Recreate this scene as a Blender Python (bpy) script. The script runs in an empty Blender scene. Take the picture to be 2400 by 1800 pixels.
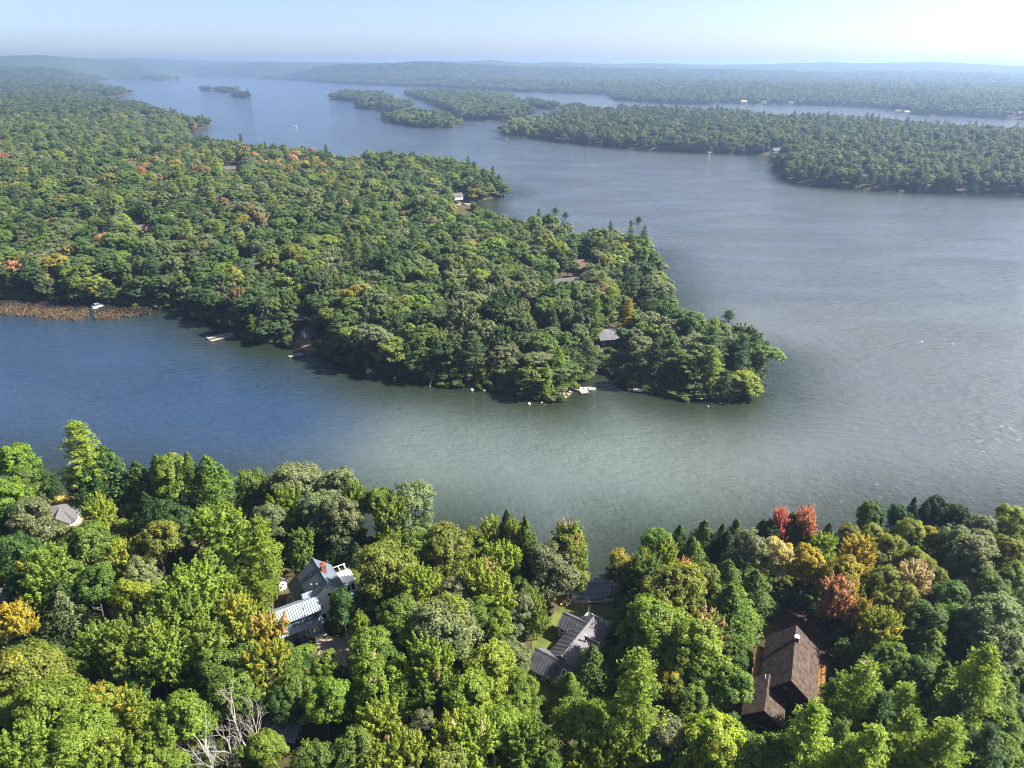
import bpy, math, random
import numpy as np
from mathutils import Vector, Matrix

random.seed(7)
RNG = np.random.default_rng(11)
SC = bpy.context.scene
COL = SC.collection
R = math.radians

# ------------------------------------------------------------------ camera
EYE = 105.0                       # metres above the lake
FPX, CX, CY = 1664.0, 1200.0, 900.0
PITCH = math.atan(750 / 1664.0)
CP, SP = math.cos(PITCH), math.sin(PITCH)
cam = bpy.data.cameras.new("camera")
cam.sensor_fit = 'HORIZONTAL'
cam.sensor_width = 36.0
cam.lens = 36.0 * FPX / 2400.0
cam.clip_start = 1.0
cam.clip_end = 60000.0
camo = bpy.data.objects.new("camera", cam)
camo.location = (0, 0, EYE)
camo.rotation_euler = (math.pi / 2 - PITCH, 0, 0)
COL.objects.link(camo)
SC.camera = camo

# ------------------------------------------------------------------ sky, sun, exposure
SUN_AZ, SUN_EL = R(84), R(42)     # azimuth clockwise from the view direction
w = bpy.data.worlds.new("World")
SC.world = w
w.use_nodes = True
nt = w.node_tree
sky = nt.nodes.new("ShaderNodeTexSky")
sky.sky_type = 'NISHITA'
sky.sun_disc = False
sky.sun_elevation = SUN_EL
sky.sun_rotation = SUN_AZ
sky.altitude = 100
sky.air_density = 0.4
sky.dust_density = 1.4
sky.ozone_density = 0.0
nt.links.new(sky.outputs[0], nt.nodes["Background"].inputs[0])
nt.nodes["Background"].inputs[1].default_value = 0.064
sun = bpy.data.lights.new("sun", 'SUN')
sun.energy = 4.6
sun.angle = R(0.6)
sun.color = (1.0, 0.93, 0.82)
suno = bpy.data.objects.new("sun", sun)
sdir = Vector((math.sin(SUN_AZ) * math.cos(SUN_EL), math.cos(SUN_AZ) * math.cos(SUN_EL), math.sin(SUN_EL)))
suno.rotation_euler = sdir.to_track_quat('Z', 'Y').to_euler()
COL.objects.link(suno)
SC.view_settings.view_transform = 'Standard'
SC.view_settings.look = 'None'
SC.view_settings.gamma = 1.0
SC.view_settings.use_curve_mapping = False
SC.view_settings.exposure = 2.0
SC.render.engine = 'CYCLES'
SC.cycles.max_bounces = 6
SC.cycles.diffuse_bounces = 3
SC.cycles.glossy_bounces = 2
SC.cycles.transmission_bounces = 3
SC.cycles.volume_bounces = 1
SC.cycles.use_denoising = True
SC.cycles.filter_width = 1.1
HAZE_DENSITY = 1.5e-4


# ------------------------------------------------------------------ measuring helpers
def P(px, py, z=0.0):
    """point of the place at height z seen at photo pixel (px, py) of 2400 x 1800"""
    px = np.asarray(px, float); py = np.asarray(py, float); z = np.asarray(z, float)
    u = (px - CX) / FPX; v = (py - CY) / FPX
    t = (z - EYE) / (-SP - v * CP)
    return np.stack([u * t, (CP - v * SP) * t, z + 0 * t], -1)


def Q(p):
    p = np.asarray(p, float)
    x, y, zz = p[..., 0], p[..., 1], p[..., 2] - EYE
    d = y * CP - zz * SP
    return np.stack([CX + FPX * x / d, CY - FPX * (y * SP + zz * CP) / d, d], -1)


def outline(pts):
    return np.array([P(*p)[:2] if len(p) > 1 and not isinstance(p, list) else p for p in pts])


SIL = 15.0
WEST = outline([(-900, 690), (0, 700), (110, 706), (217, 713), (325, 720), (434, 727), (500, 750), (553, 780),
    (591, 797), (651, 806), (694, 817), (749, 833), (803, 850), (868, 871), (933, 886), (1009, 897), (1085, 905), (1150, 915),
    (1229, 925), (1300, 936), (1324, 930), (1342, 907), (1364, 889), (1393, 873), (1433, 871), (1469, 905), (1505, 916), (1559, 924),
    (1600, 934), (1690, 941), (1730, 928), (1773, 908), (1783, 890), (1775, 800, 8), (1750, 775, SIL), (1700, 745, SIL), (1640, 720, SIL), (1590, 705, SIL),
    (1548, 700), (1535, 668), (1528, 640), (1520, 600), (1500, 575, 10), (1480, 550, SIL), (1433, 532, SIL), (1360, 530, SIL),
    (1277, 512, SIL), (1198, 508, SIL), (1150, 500, 10), (1118, 483), (1075, 481), (1085, 474), (1125, 472), (1147, 465), (1180, 461), (1184, 440), (1176, 415, SIL),
    (1147, 400, SIL), (1100, 375, SIL), (1053, 372, SIL), (955, 364, SIL), (908, 358, SIL), (800, 370, SIL), (767, 350, SIL),
    (705, 348, SIL), (615, 340, SIL), (488, 325, SIL), (445, 326, 15), (434, 308), (463, 303), (490, 298), (493, 290), (463, 274, SIL), (391, 257, SIL),
    (325, 238, SIL), (253, 233, SIL), (231, 226), (275, 227), (311, 220), (312, 214), (307, 209, SIL), (253, 200, SIL), (228, 198, 15), (228, 192), (253, 190),
    (257, 184), (300, 187), (401, 188.5), (405, 182), (440, 180), (506, 180.5), (615, 184.5), (700, 189), (800, 196.5), (966, 203), (1216, 215.5),
    (1342, 219.5), (1424, 222), (1434, 227), (1438, 234), (1520, 241), (1600, 244.5), (1680, 245), (1686, 241), (1750, 244), (1915, 247.5),
    (2000, 250.5), (2082, 256), (2086, 265), (2130, 268), (2200, 271), (2300, 276), (2400, 281), (2800, 296)])
WEST = np.vstack([WEST, [[19000, 2500], [19000, 21000], [-19000, 21000], [-19000, 300]]])
RIGHT = outline([(1175, 306), (1190, 316), (1302, 331), (1410, 343), (1519, 352), (1627, 357), (1736, 362), (1815, 366), (1812, 390),
    (1834, 418), (1877, 431), (1953, 439), (2061, 447), (2170, 451), (2279, 456), (2400, 458), (2900, 476), (2900, 318, SIL), (2400, 302, SIL),
    (2265, 296, SIL), (2135, 288, SIL), (2016, 275, SIL), (1925, 270, SIL), (1853, 270, SIL), (1802, 273, SIL), (1734, 256, SIL), (1600, 256, SIL),
    (1469, 250, SIL), (1415, 254, SIL), (1335, 240, SIL), (1306, 256, SIL), (1263, 272, SIL), (1183, 287, SIL)])
MIDDLE = outline([(945, 219), (975, 231), (1010, 243), (1040, 256), (1070, 272), (1082, 281), (1143, 283), (1190, 284.5), (1240, 274), (1254, 269),
    (1236, 258), (1234, 253), (1306, 257), (1345, 236, SIL), (1306, 240, SIL), (1263, 229, SIL), (1227, 234, SIL), (1201, 220, SIL), (1161, 213, SIL),
    (1075, 211, SIL), (955, 210, 15)])
ISLES = [outline(p) for p in (
    [(893, 275), (905, 285), (937, 291), (1002, 300), (1060, 298), (1084, 290), (1075, 276, SIL), (1040, 260, SIL), (973, 255, SIL), (920, 262, SIL)],
    [(829, 250), (847, 255), (894, 259), (930, 263), (975, 250), (990, 238, SIL), (955, 233, SIL), (900, 231, SIL), (838, 234, SIL)],
    [(768, 232), (800, 235.5), (827, 237.5), (850, 240), (930, 235), (935, 226, SIL), (890, 214, SIL), (800, 213, SIL), (772, 219, SIL)],
    [(465, 212), (480, 213.7), (499, 213.5), (499, 210.8), (480, 210), (466, 210.4)],
    [(501, 214.7), (530, 216.7), (561, 216), (561, 213), (530, 212), (502, 212.5)],
    [(541, 226), (565, 228), (588, 229.6), (588, 226.5), (565, 224.8), (543, 223.5)],
    [(1176, 325), (1183, 326.5), (1193, 326), (1190, 323), (1180, 322.6)],
    [(409, 188), (420, 188.3), (420, 186.8), (411, 186.6)])]
NEAR = outline([(-900, 1110), (-100, 1130), (0, 1138), (60, 1145), (100, 1147), (145, 1150), (185, 1165), (250, 1172), (300, 1182), (420, 1190),
    (540, 1200), (640, 1222), (760, 1244), (860, 1258), (960, 1270), (1030, 1282), (1120, 1325), (1220, 1370), (1300, 1390), (1336, 1402),
    (1360, 1409), (1400, 1411), (1430, 1404), (1437, 1380), (1448, 1348), (1490, 1318), (1600, 1315), (1720, 1315), (1850, 1308), (2000, 1285),
    (2150, 1255), (2230, 1268), (2320, 1262), (2450, 1250), (2900, 1235)])
NEAR = np.vstack([NEAR, [[420, -300], [-420, -300]]])


def sdf(poly, pts):
    """signed distance to a polygon, positive inside"""
    out = np.empty(len(pts))
    a = poly; b = np.roll(poly, -1, 0)
    for s in range(0, len(pts), 20000):
        p = pts[s:s + 20000]
        d2 = np.full(len(p), 1e18); ins = np.zeros(len(p), bool)
        for (ax, ay), (bx, by) in zip(a, b):
            ex, ey = bx - ax, by - ay
            wx, wy = p[:, 0] - ax, p[:, 1] - ay
            t = np.clip((wx * ex + wy * ey) / (ex * ex + ey * ey + 1e-9), 0, 1)
            d2 = np.minimum(d2, (wx - t * ex) ** 2 + (wy - t * ey) ** 2)
            if ey != 0:
                c = (ay > p[:, 1]) != (by > p[:, 1])
                ins ^= c & (p[:, 0] < ex * (p[:, 1] - ay) / ey + ax)
        d = np.sqrt(d2)
        out[s:s + 20000] = np.where(ins, d, -d)
    return out


_ph = RNG.uniform(0, 6.28, (40,)); _an = RNG.uniform(0, 6.28, (40,))


def fbm(x, y, L, o=4, k0=0):
    v = 0; amp = 1.0
    for i in range(o):
        for j in range(3):
            k = (k0 + i * 3 + j) % 40
            v = v + amp * np.sin((x * math.cos(_an[k]) + y * math.sin(_an[k])) * 6.283 / (L * (0.8 + 0.25 * j)) + _ph[k])
        L *= 0.47; amp *= 0.5
    return v / 3.6


def shore_wobble(pts, d, L=22, a=2.2):
    return d + a * fbm(pts[:, 0], pts[:, 1], L, 2, 5)


SKYLINE = np.array([(-300, 142), (0, 138), (50, 135.5), (90, 134), (130, 137), (170, 140), (215, 142.5), (260, 145), (330, 147), (420, 146), (480, 148.5), (600, 149.5), (1000, 151),
    (1050, 151), (1080, 150), (1110, 148), (1145, 146), (1180, 148), (1240, 151), (1330, 149), (1420, 152), (1560, 154), (1700, 155), (1850, 153.5), (1945, 151.5),
    (2000, 153), (2140, 152), (2200, 150.5), (2250, 153.5), (2400, 158), (2900, 160)], float)
FARLINE = np.array([(-300, 146), (150, 140), (270, 138.5), (350, 139.5), (450, 145), (500, 147), (560, 146), (680, 148), (800, 149.5), (1200, 153), (2400, 158)], float)
MIDLINE = np.array([(-300, 160), (0, 158), (200, 158), (330, 152), (394, 147), (450, 151), (560, 155), (640, 155), (720, 153), (880, 151), (960, 149.5), (999, 148.5), (1050, 151.5), (1100, 154),
    (1200, 158), (1500, 163), (1800, 168), (2100, 173), (2400, 178), (2900, 182)], float)


def hills(x, y):
    Rr = np.hypot(x, y) + 1e-6
    px = CX + FPX * np.clip(x / np.maximum(y, 1e-3), -3, 3) / CP
    def ridge(line, R0, w0, w1):
        h = EYE - R0 * np.clip(y / Rr, .5, 1) * (np.interp(px, line[:, 0], line[:, 1]) - 150.0) / FPX * CP * CP
        t = np.where(Rr < R0, (Rr - R0) / w0, (Rr - R0) / w1)
        return np.maximum(h - 24, 0) * np.exp(-t * t)
    return np.maximum(np.maximum(ridge(MIDLINE, 5600., 700., 800.), ridge(SKYLINE, 7200., 800., 1000.)), ridge(FARLINE, 9800., 1000., 2500.))


def land(pts):
    """(height, signed shore distance) of the ground at pts (n,2)"""
    x, y = pts[:, 0], pts[:, 1]
    Rr = np.hypot(x, y)
    h = np.full(len(pts), -4.0); dm = np.full(len(pts), -1e9)
    soft = np.clip(Rr / 300, 0.25, 3)
    def add(d, hh):
        nonlocal h, dm
        h = np.where(d > -12, np.maximum(h, np.where(d > 0, hh, 0.15 + d * 0.35)), h)
        dm = np.maximum(dm, d)
    d = sdf(NEAR, pts); d = np.where(Rr < 600, shore_wobble(pts, d, 17, 0.7), d)
    dn = d
    dp = np.maximum(d, 0)
    add(d, 0.15 + 3.0 * (1 - np.exp(-dp / 12)) + 0.025 * dp + 0.25 * fbm(x, y, 30, 3))
    d = sdf(WEST, pts); d = shore_wobble(pts, d, 28, 2.2)
    dp = np.maximum(d, 0)
    wk = np.clip(dp / 150, 0, 1)
    far = np.clip((Rr - 900) / 2500, 0, 1)
    add(d, 0.15 + 2.2 * (1 - np.exp(-dp / 8)) + np.minimum(dp * 0.03, 7) + wk * (3 + 4 * fbm(x, y, 260, 3)) + far * wk * (5 + 8 * fbm(x, y, 1300, 3, 7)))
    for poly in [RIGHT, MIDDLE] + ISLES:
        c = poly.mean(0); rad = np.hypot(*(poly - c).T).max() + 60
        m = np.hypot(x - c[0], y - c[1]) < rad
        d = np.full(len(pts), -1e9)
        if m.any():
            d[m] = sdf(poly, pts[m])
            d[m] = shore_wobble(pts[m], d[m], 40, 2.0 if rad > 150 else 0.6)
        dp = np.maximum(d, 0)
        add(d, 0.15 + 2.0 * (1 - np.exp(-dp / 8)) + np.minimum(dp * 0.02, 5) + np.clip(dp / 150, 0, 1) * (2 + 2.5 * fbm(x, y, 300, 3, 3)))
    h = h + np.where(dm > 0, np.clip(dm / 300, 0, 1) * hills(x, y), 0)
    return h, dm


_gx = np.arange(-190, 191, 1.5); _gy = np.arange(40, 341, 1.5)
_gh, _gd = [a.reshape(len(_gy), len(_gx)) for a in land(np.stack(np.meshgrid(_gx, _gy), -1).reshape(-1, 2))]


def near_grid(A, x, y):
    fx = min(max((x + 190) / 1.5, 0), len(_gx) - 1.01); fy = min(max((y - 40) / 1.5, 0), len(_gy) - 1.01)
    i, j = int(fx), int(fy); u, v = fx - i, fy - j
    return float((A[j, i] * (1 - u) + A[j, i + 1] * u) * (1 - v) + (A[j + 1, i] * (1 - u) + A[j + 1, i + 1] * u) * v)


def gz(x, y):
    if -188 < x < 188 and 42 < y < 338: return near_grid(_gh, x, y)
    return float(land(np.array([[x, y]], float))[0][0])


def gd(x, y):
    if -188 < x < 188 and 42 < y < 338: return near_grid(_gd, x, y)
    return float(land(np.array([[x, y]], float))[1][0])


def G(px, py, up=0.0):
    """point of the ground (plus up metres) seen at photo pixel px, py"""
    z = 3.0
    for _ in range(8):
        p = P(px, py, z + up); z = max(gz(p[0], p[1]), 0.0)
    return Vector((p[0], p[1], z))


# ------------------------------------------------------------------ material helpers
def mat(name, color=(.5, .5, .5), rough=.7, spec=.3, metal=0.0, var=.0, scale=3.0, bump=0.0, bscale=20.0, color2=None):
    m = bpy.data.materials.new(name); m.use_nodes = True
    n = m.node_tree.nodes; l = m.node_tree.links
    b = n["Principled BSDF"]
    b.inputs["Roughness"].default_value = rough
    b.inputs["Specular IOR Level"].default_value = spec
    b.inputs["Metallic"].default_value = metal
    b.inputs["Base Color"].default_value = (*color, 1)
    if var or color2:
        tc = n.new("ShaderNodeTexCoord"); nz = n.new("ShaderNodeTexNoise")
        nz.inputs["Scale"].default_value = scale; nz.inputs["Detail"].default_value = 6
        l.new(tc.outputs["Object"], nz.inputs["Vector"])
        rp = n.new("ShaderNodeValToRGB")
        c2 = color2 or tuple(c * (1 + var) for c in color)
        c1 = color if color2 else tuple(c * (1 - var) for c in color)
        rp.color_ramp.elements[0].position = .35; rp.color_ramp.elements[1].position = .65
        rp.color_ramp.elements[0].color = (*c1, 1); rp.color_ramp.elements[1].color = (*c2, 1)
        l.new(nz.outputs[0], rp.inputs[0]); l.new(rp.outputs[0], b.inputs["Base Color"])
    if bump:
        tc = n.new("ShaderNodeTexCoord"); nz = n.new("ShaderNodeTexNoise")
        nz.inputs["Scale"].default_value = bscale; nz.inputs["Detail"].default_value = 5
        l.new(tc.outputs["Object"], nz.inputs["Vector"])
        bp = n.new("ShaderNodeBump"); bp.inputs["Strength"].default_value = bump; bp.inputs["Distance"].default_value = .1
        l.new(nz.outputs[0], bp.inputs["Height"]); l.new(bp.outputs[0], b.inputs["Normal"])
    return m


def leaf_material():
    m = bpy.data.materials.new("leaves"); m.use_nodes = True
    n = m.node_tree.nodes; l = m.node_tree.links
    n.clear()
    def attr(name, typ):
        a = n.new("ShaderNodeAttribute"); a.attribute_type = typ; a.attribute_name = name; return a
    tint = attr("tint", 'INSTANCER'); tip = attr("tip_tint", 'INSTANCER'); amt = attr("tip_share", 'INSTANCER')
    lv = attr("leaf_variation", 'GEOMETRY'); cl = attr("clump_value", 'GEOMETRY')
    lt = n.new("ShaderNodeMath"); lt.operation = 'LESS_THAN'
    l.new(cl.outputs["Fac"], lt.inputs[0]); l.new(amt.outputs["Fac"], lt.inputs[1])
    mx = n.new("ShaderNodeMix"); mx.data_type = 'RGBA'
    l.new(lt.outputs[0], mx.inputs[0]); l.new(tint.outputs["Color"], mx.inputs[6]); l.new(tip.outputs["Color"], mx.inputs[7])
    hs = n.new("ShaderNodeHueSaturation")
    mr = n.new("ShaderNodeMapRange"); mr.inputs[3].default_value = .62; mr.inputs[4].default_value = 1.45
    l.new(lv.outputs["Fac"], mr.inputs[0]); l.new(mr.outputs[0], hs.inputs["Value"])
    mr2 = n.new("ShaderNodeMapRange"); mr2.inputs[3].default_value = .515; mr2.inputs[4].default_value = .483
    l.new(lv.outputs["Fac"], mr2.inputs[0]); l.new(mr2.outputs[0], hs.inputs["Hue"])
    l.new(mx.outputs[2], hs.inputs["Color"])
    b = n.new("ShaderNodeBsdfPrincipled"); b.inputs["Roughness"].default_value = .55; b.inputs["Specular IOR Level"].default_value = .25
    l.new(hs.outputs[0], b.inputs["Base Color"])
    t = n.new("ShaderNodeBsdfTranslucent")
    ht = n.new("ShaderNodeHueSaturation"); ht.inputs["Hue"].default_value = .485; ht.inputs["Saturation"].default_value = 1.1; ht.inputs["Value"].default_value = 1.5
    l.new(hs.outputs[0], ht.inputs["Color"]); l.new(ht.outputs[0], t.inputs["Color"])
    ms = n.new("ShaderNodeMixShader"); ms.inputs[0].default_value = .45
    l.new(b.outputs[0], ms.inputs[1]); l.new(t.outputs[0], ms.inputs[2])
    o = n.new("ShaderNodeOutputMaterial"); l.new(ms.outputs[0], o.inputs[0])
    return m


LEAF = leaf_material()
BARK = mat("bark", (.10, .085, .07), .9, .1, var=.3, scale=4)
BIRCH = mat("birch_bark", (.55, .52, .47), .8, .2, var=.25, scale=3)
DEADWOOD = mat("dead_wood", (.36, .335, .30), .85, .1, var=.2, scale=3)


# ------------------------------------------------------------------ mesh helpers
def quad_mesh(name, V, F4, mats, midx=None, attrs=None, smooth=False):
    me = bpy.data.meshes.new(name)
    V = np.asarray(V, np.float32); F4 = np.asarray(F4, np.int32)
    me.vertices.add(len(V)); me.vertices.foreach_set("co", V.ravel())
    nf, k = F4.shape
    me.loops.add(nf * k); me.loops.foreach_set("vertex_index", F4.ravel())
    me.polygons.add(nf)
    me.polygons.foreach_set("loop_start", np.arange(nf, dtype=np.int32) * k)
    me.polygons.foreach_set("loop_total", np.full(nf, k, np.int32))
    for m in mats: me.materials.append(m)
    if midx is not None: me.polygons.foreach_set("material_index", np.asarray(midx, np.int32))
    if smooth: me.polygons.foreach_set("use_smooth", np.ones(nf, bool))
    for an, (dom, val) in (attrs or {}).items():
        val = np.asarray(val, np.float32)
        a = me.attributes.new(an, 'FLOAT' if val.ndim == 1 else 'FLOAT_VECTOR', dom)
        a.data.foreach_set("value" if val.ndim == 1 else "vector", val.ravel())
    me.update(calc_edges=True)
    return me


class MB:
    """collects simple shapes for one mesh"""
    def __init__(s, M=None): s.v = []; s.f = []; s.M = M
    def add(s, v, f):
        if s.M is not None: v = [s.M @ Vector(p) for p in v]
        o = len(s.v); s.v += [tuple(p) for p in v]; s.f += [tuple(i + o for i in q) for q in f]; return s
    def box(s, x0, x1, y0, y1, z0, z1):
        return s.add([(x0, y0, z0), (x1, y0, z0), (x1, y1, z0), (x0, y1, z0), (x0, y0, z1), (x1, y0, z1), (x1, y1, z1), (x0, y1, z1)],
            [(3, 2, 1, 0), (4, 5, 6, 7), (0, 1, 5, 4), (1, 2, 6, 5), (2, 3, 7, 6), (3, 0, 4, 7)])
    def slab(s, a, b, c, d, t):
        """a plate with top corners a b c d (counter-clockwise from above), t thick"""
        a, b, c, d = map(Vector, (a, b, c, d))
        n = (b - a).cross(d - a).normalized() * t
        return s.add([a, b, c, d, a - n, b - n, c - n, d - n], [(0, 1, 2, 3), (7, 6, 5, 4), (0, 4, 5, 1), (1, 5, 6, 2), (2, 6, 7, 3), (3, 7, 4, 0)])
    def bar(s, p, q, r, k=4, r2=None):
        p, q = Vector(p), Vector(q); r2 = r if r2 is None else r2
        u = (q - p).normalized(); a = u.orthogonal().normalized(); b = u.cross(a)
        v = []
        for c, rr in ((p, r), (q, r2)):
            for i in range(k):
                t = 2 * math.pi * (i + .5) / k
                v.append(c + (a * math.cos(t) + b * math.sin(t)) * rr)
        f = [(i, (i + 1) % k, k + (i + 1) % k, k + i) for i in range(k)] + [tuple(range(k))[::-1], tuple(range(k, 2 * k))]
        return s.add(v, f)
    def prism(s, pts, axis_a, axis_b):
        """profile pts (u,z) extruded along local x from axis_a to axis_b"""
        k = len(pts)
        v = [(axis_a, u, z) for u, z in pts] + [(axis_b, u, z) for u, z in pts]
        return s.add(v, [tuple(range(k))[::-1], tuple(range(k, 2 * k))] + [(i, (i + 1) % k, k + (i + 1) % k, k + i) for i in range(k)])
    def build(s, name, m, parent=None, smooth=False, kind=None):
        me = bpy.data.meshes.new(name); me.from_pydata(s.v, [], s.f)
        me.materials.append(m)
        if smooth:
            for p in me.polygons: p.use_smooth = True
        me.update()
        o = bpy.data.objects.new(name, me); COL.objects.link(o)
        if parent: o.parent = parent
        if kind: o["kind"] = kind
        return o


def tag(o, label=None, cat=None, group=None, kind=None):
    for k, v in (("label", label), ("category", cat), ("group", group), ("kind", kind)):
        if v: o[k] = v
    return o


def thing(name, label, cat, loc=(0, 0, 0), rz=0.0, group=None):
    o = bpy.data.objects.new(name, None); COL.objects.link(o)
    o.empty_display_size = .5
    o.location = loc; o.rotation_euler = (0, 0, rz)
    return tag(o, label, cat, group)


def tube(pts, rad, k=6):
    pts = np.asarray(pts, float); n = len(pts)
    V = []; 
    for i in range(n):
        t = pts[min(i + 1, n - 1)] - pts[max(i - 1, 0)]; t /= np.linalg.norm(t) + 1e-9
        a = np.cross(t, [0.31, 0.95, 0.05]); a /= np.linalg.norm(a) + 1e-9; b = np.cross(t, a)
        for j in range(k):
            th = 6.2832 * j / k
            V.append(pts[i] + rad[i] * (a * math.cos(th) + b * math.sin(th)))
    F = [(i * k + j, i * k + (j + 1) % k, (i + 1) * k + (j + 1) % k, (i + 1) * k + j) for i in range(n - 1) for j in range(k)]
    return np.array(V), np.array(F)


def join_tubes(ts):
    V = []; F = []; o = 0
    for v, f in ts:
        V.append(v); F.append(f + o); o += len(v)
    return np.vstack(V), np.vstack(F)


def norm(a): return a / (np.linalg.norm(a, axis=-1, keepdims=True) + 1e-9)


def leaf_quads(C, N, S, asp=1.0, T=None, rng=RNG):
    """diamond leaf faces: centres, normals, sizes"""
    n = len(C)
    if T is None: T = rng.normal(size=(n, 3))
    T = norm(T - N * (T * N).sum(-1, keepdims=True)); B = np.cross(N, T)
    S = np.asarray(S).reshape(-1, 1) * np.ones((n, 1))
    bend = N * S * .18
    V = np.stack([C - T * S * .5 - bend, C + B * S * .5 * asp * .62 + bend * .3, C + T * S * .5 - bend, C - B * S * .5 * asp * .62 + bend * .3], 1)
    return V.reshape(-1, 3), np.arange(4 * n).reshape(n, 4)


# ------------------------------------------------------------------ tree prototypes
def proto_broadleaf(seed, H=16., Rr=5.0, lobes=9, clumps=140, per=84, leaf=.36, spiky=False, flat=.75, low=.30):
    r = np.random.default_rng(seed)
    cz0, cz1 = low * H, H
    L = [np.array([r.normal(0, .4), r.normal(0, .4), H - .30 * H, Rr * .60])]
    for i in range(lobes):
        a = 6.283 * i / lobes * (1.0 if i < lobes * .6 else 1.37) + r.uniform(-.4, .4)
        tier = 0 if i < lobes * .6 else 1
        rr = Rr * (r.uniform(.5, .68) if tier == 0 else r.uniform(.28, .45))
        z = H * (r.uniform(low + .14, .62) if tier == 0 else r.uniform(.66, .80))
        L.append(np.array([rr * math.cos(a), rr * math.sin(a), z, Rr * r.uniform(.36, .50)]))
    L = np.array(L)
    C = []; D = []
    guard = 0
    while len(C) < clumps and guard < clumps * 30:
        guard += 1
        k = r.choice(len(L), p=(L[:, 3] ** 2) / (L[:, 3] ** 2).sum())
        d = norm(r.normal(size=3)); 
        if d[2] < -.45: continue
        p = L[k, :3] + d * L[k, 3] * r.uniform(.82, 1.06) * np.array([1, 1, flat + .25])
        q = np.linalg.norm((p - L[:, :3]), axis=1) / L[:, 3]; q[k] = 9
        if q.min() < .78 or p[2] < cz0: continue
        C.append(p); D.append(d)
    C = np.array(C); D = np.array(D); n = len(C)
    csz = r.uniform(.7, 1.25, n)
    if spiky:
        ax = norm(D * .9 + np.array([0, 0, .75]) + r.normal(0, .15, (n, 3)))
        t = r.beta(1.1, 1.5, (n, per)); 
        off = r.normal(size=(n, per, 3)); off = norm(off) * (r.random((n, per, 1)) ** .5) * (.75 * (1 - t[..., None]) + .12)
        X = C[:, None] + csz[:, None, None] * (ax[:, None] * (t[..., None] * 2.3 - .8) + off)
        Nn = norm(norm(off) * .7 + ax[:, None] * .35 + np.array([0, 0, .45]) + r.normal(0, .35, (n, per, 3)))
    else:
        off = norm(r.normal(size=(n, per, 3))) * (r.random((n, per, 1)) ** .4)
        X = C[:, None] + csz[:, None, None] * off * np.array([.92, .92, .62])
        Nn = norm(off * .8 + D[:, None] * .5 + np.array([0, 0, .5]) + r.normal(0, .40, (n, per, 3)))
    cv = r.random(n) * .7 + .3 * (1 - (C[:, 2] - cz0) / (cz1 - cz0)) 
    cv = np.clip(cv, 0, 1); cv[0] = .0
    lv = np.clip(r.random((n, 1)) * .45 + r.random((n, per)) * .55, 0, 1)
    keep = np.ones(X.shape[:2], bool)
    Cc = X[keep]; N2 = Nn[keep]; S = leaf * r.uniform(.7, 1.35, len(Cc))
    cvf = np.repeat(cv, per); lvf = lv.ravel()
    # sparse big inner sprays so the crown is not see-through
    m = int(clumps * 2.2)
    k = r.integers(0, len(L), m); ip = L[k, :3] + norm(r.normal(size=(m, 3))) * L[k, 3:4] * r.uniform(.2, .72, (m, 1)); ip[:, 2] = np.maximum(ip[:, 2], cz0)
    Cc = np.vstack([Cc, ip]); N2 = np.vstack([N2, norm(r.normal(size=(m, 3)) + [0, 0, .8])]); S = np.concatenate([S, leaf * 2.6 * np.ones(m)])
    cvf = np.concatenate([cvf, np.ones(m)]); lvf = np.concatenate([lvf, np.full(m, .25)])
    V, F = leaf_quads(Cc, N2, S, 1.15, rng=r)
    ts = [tube([(0, 0, -.6), (.05, .05, H * .2), (r.normal(0, .2), r.normal(0, .2), H * .5), (L[0, 0], L[0, 1], H * .82)], [.028 * Rr + .12, .022 * Rr + .09, .018 * Rr + .06, .05])]
    for q in L[1:]:
        z0 = H * r.uniform(.22, .45)
        a = np.array([0, 0, z0]); e = q[:3] * [.95, .95, 1]
        md = (a + e) / 2 + [0, 0, -.06 * H]
        ts.append(tube([a, md, e], [.12, .085, .03], 5))
    return (V, F, cvf, lvf), join_tubes(ts), H, Rr


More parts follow.
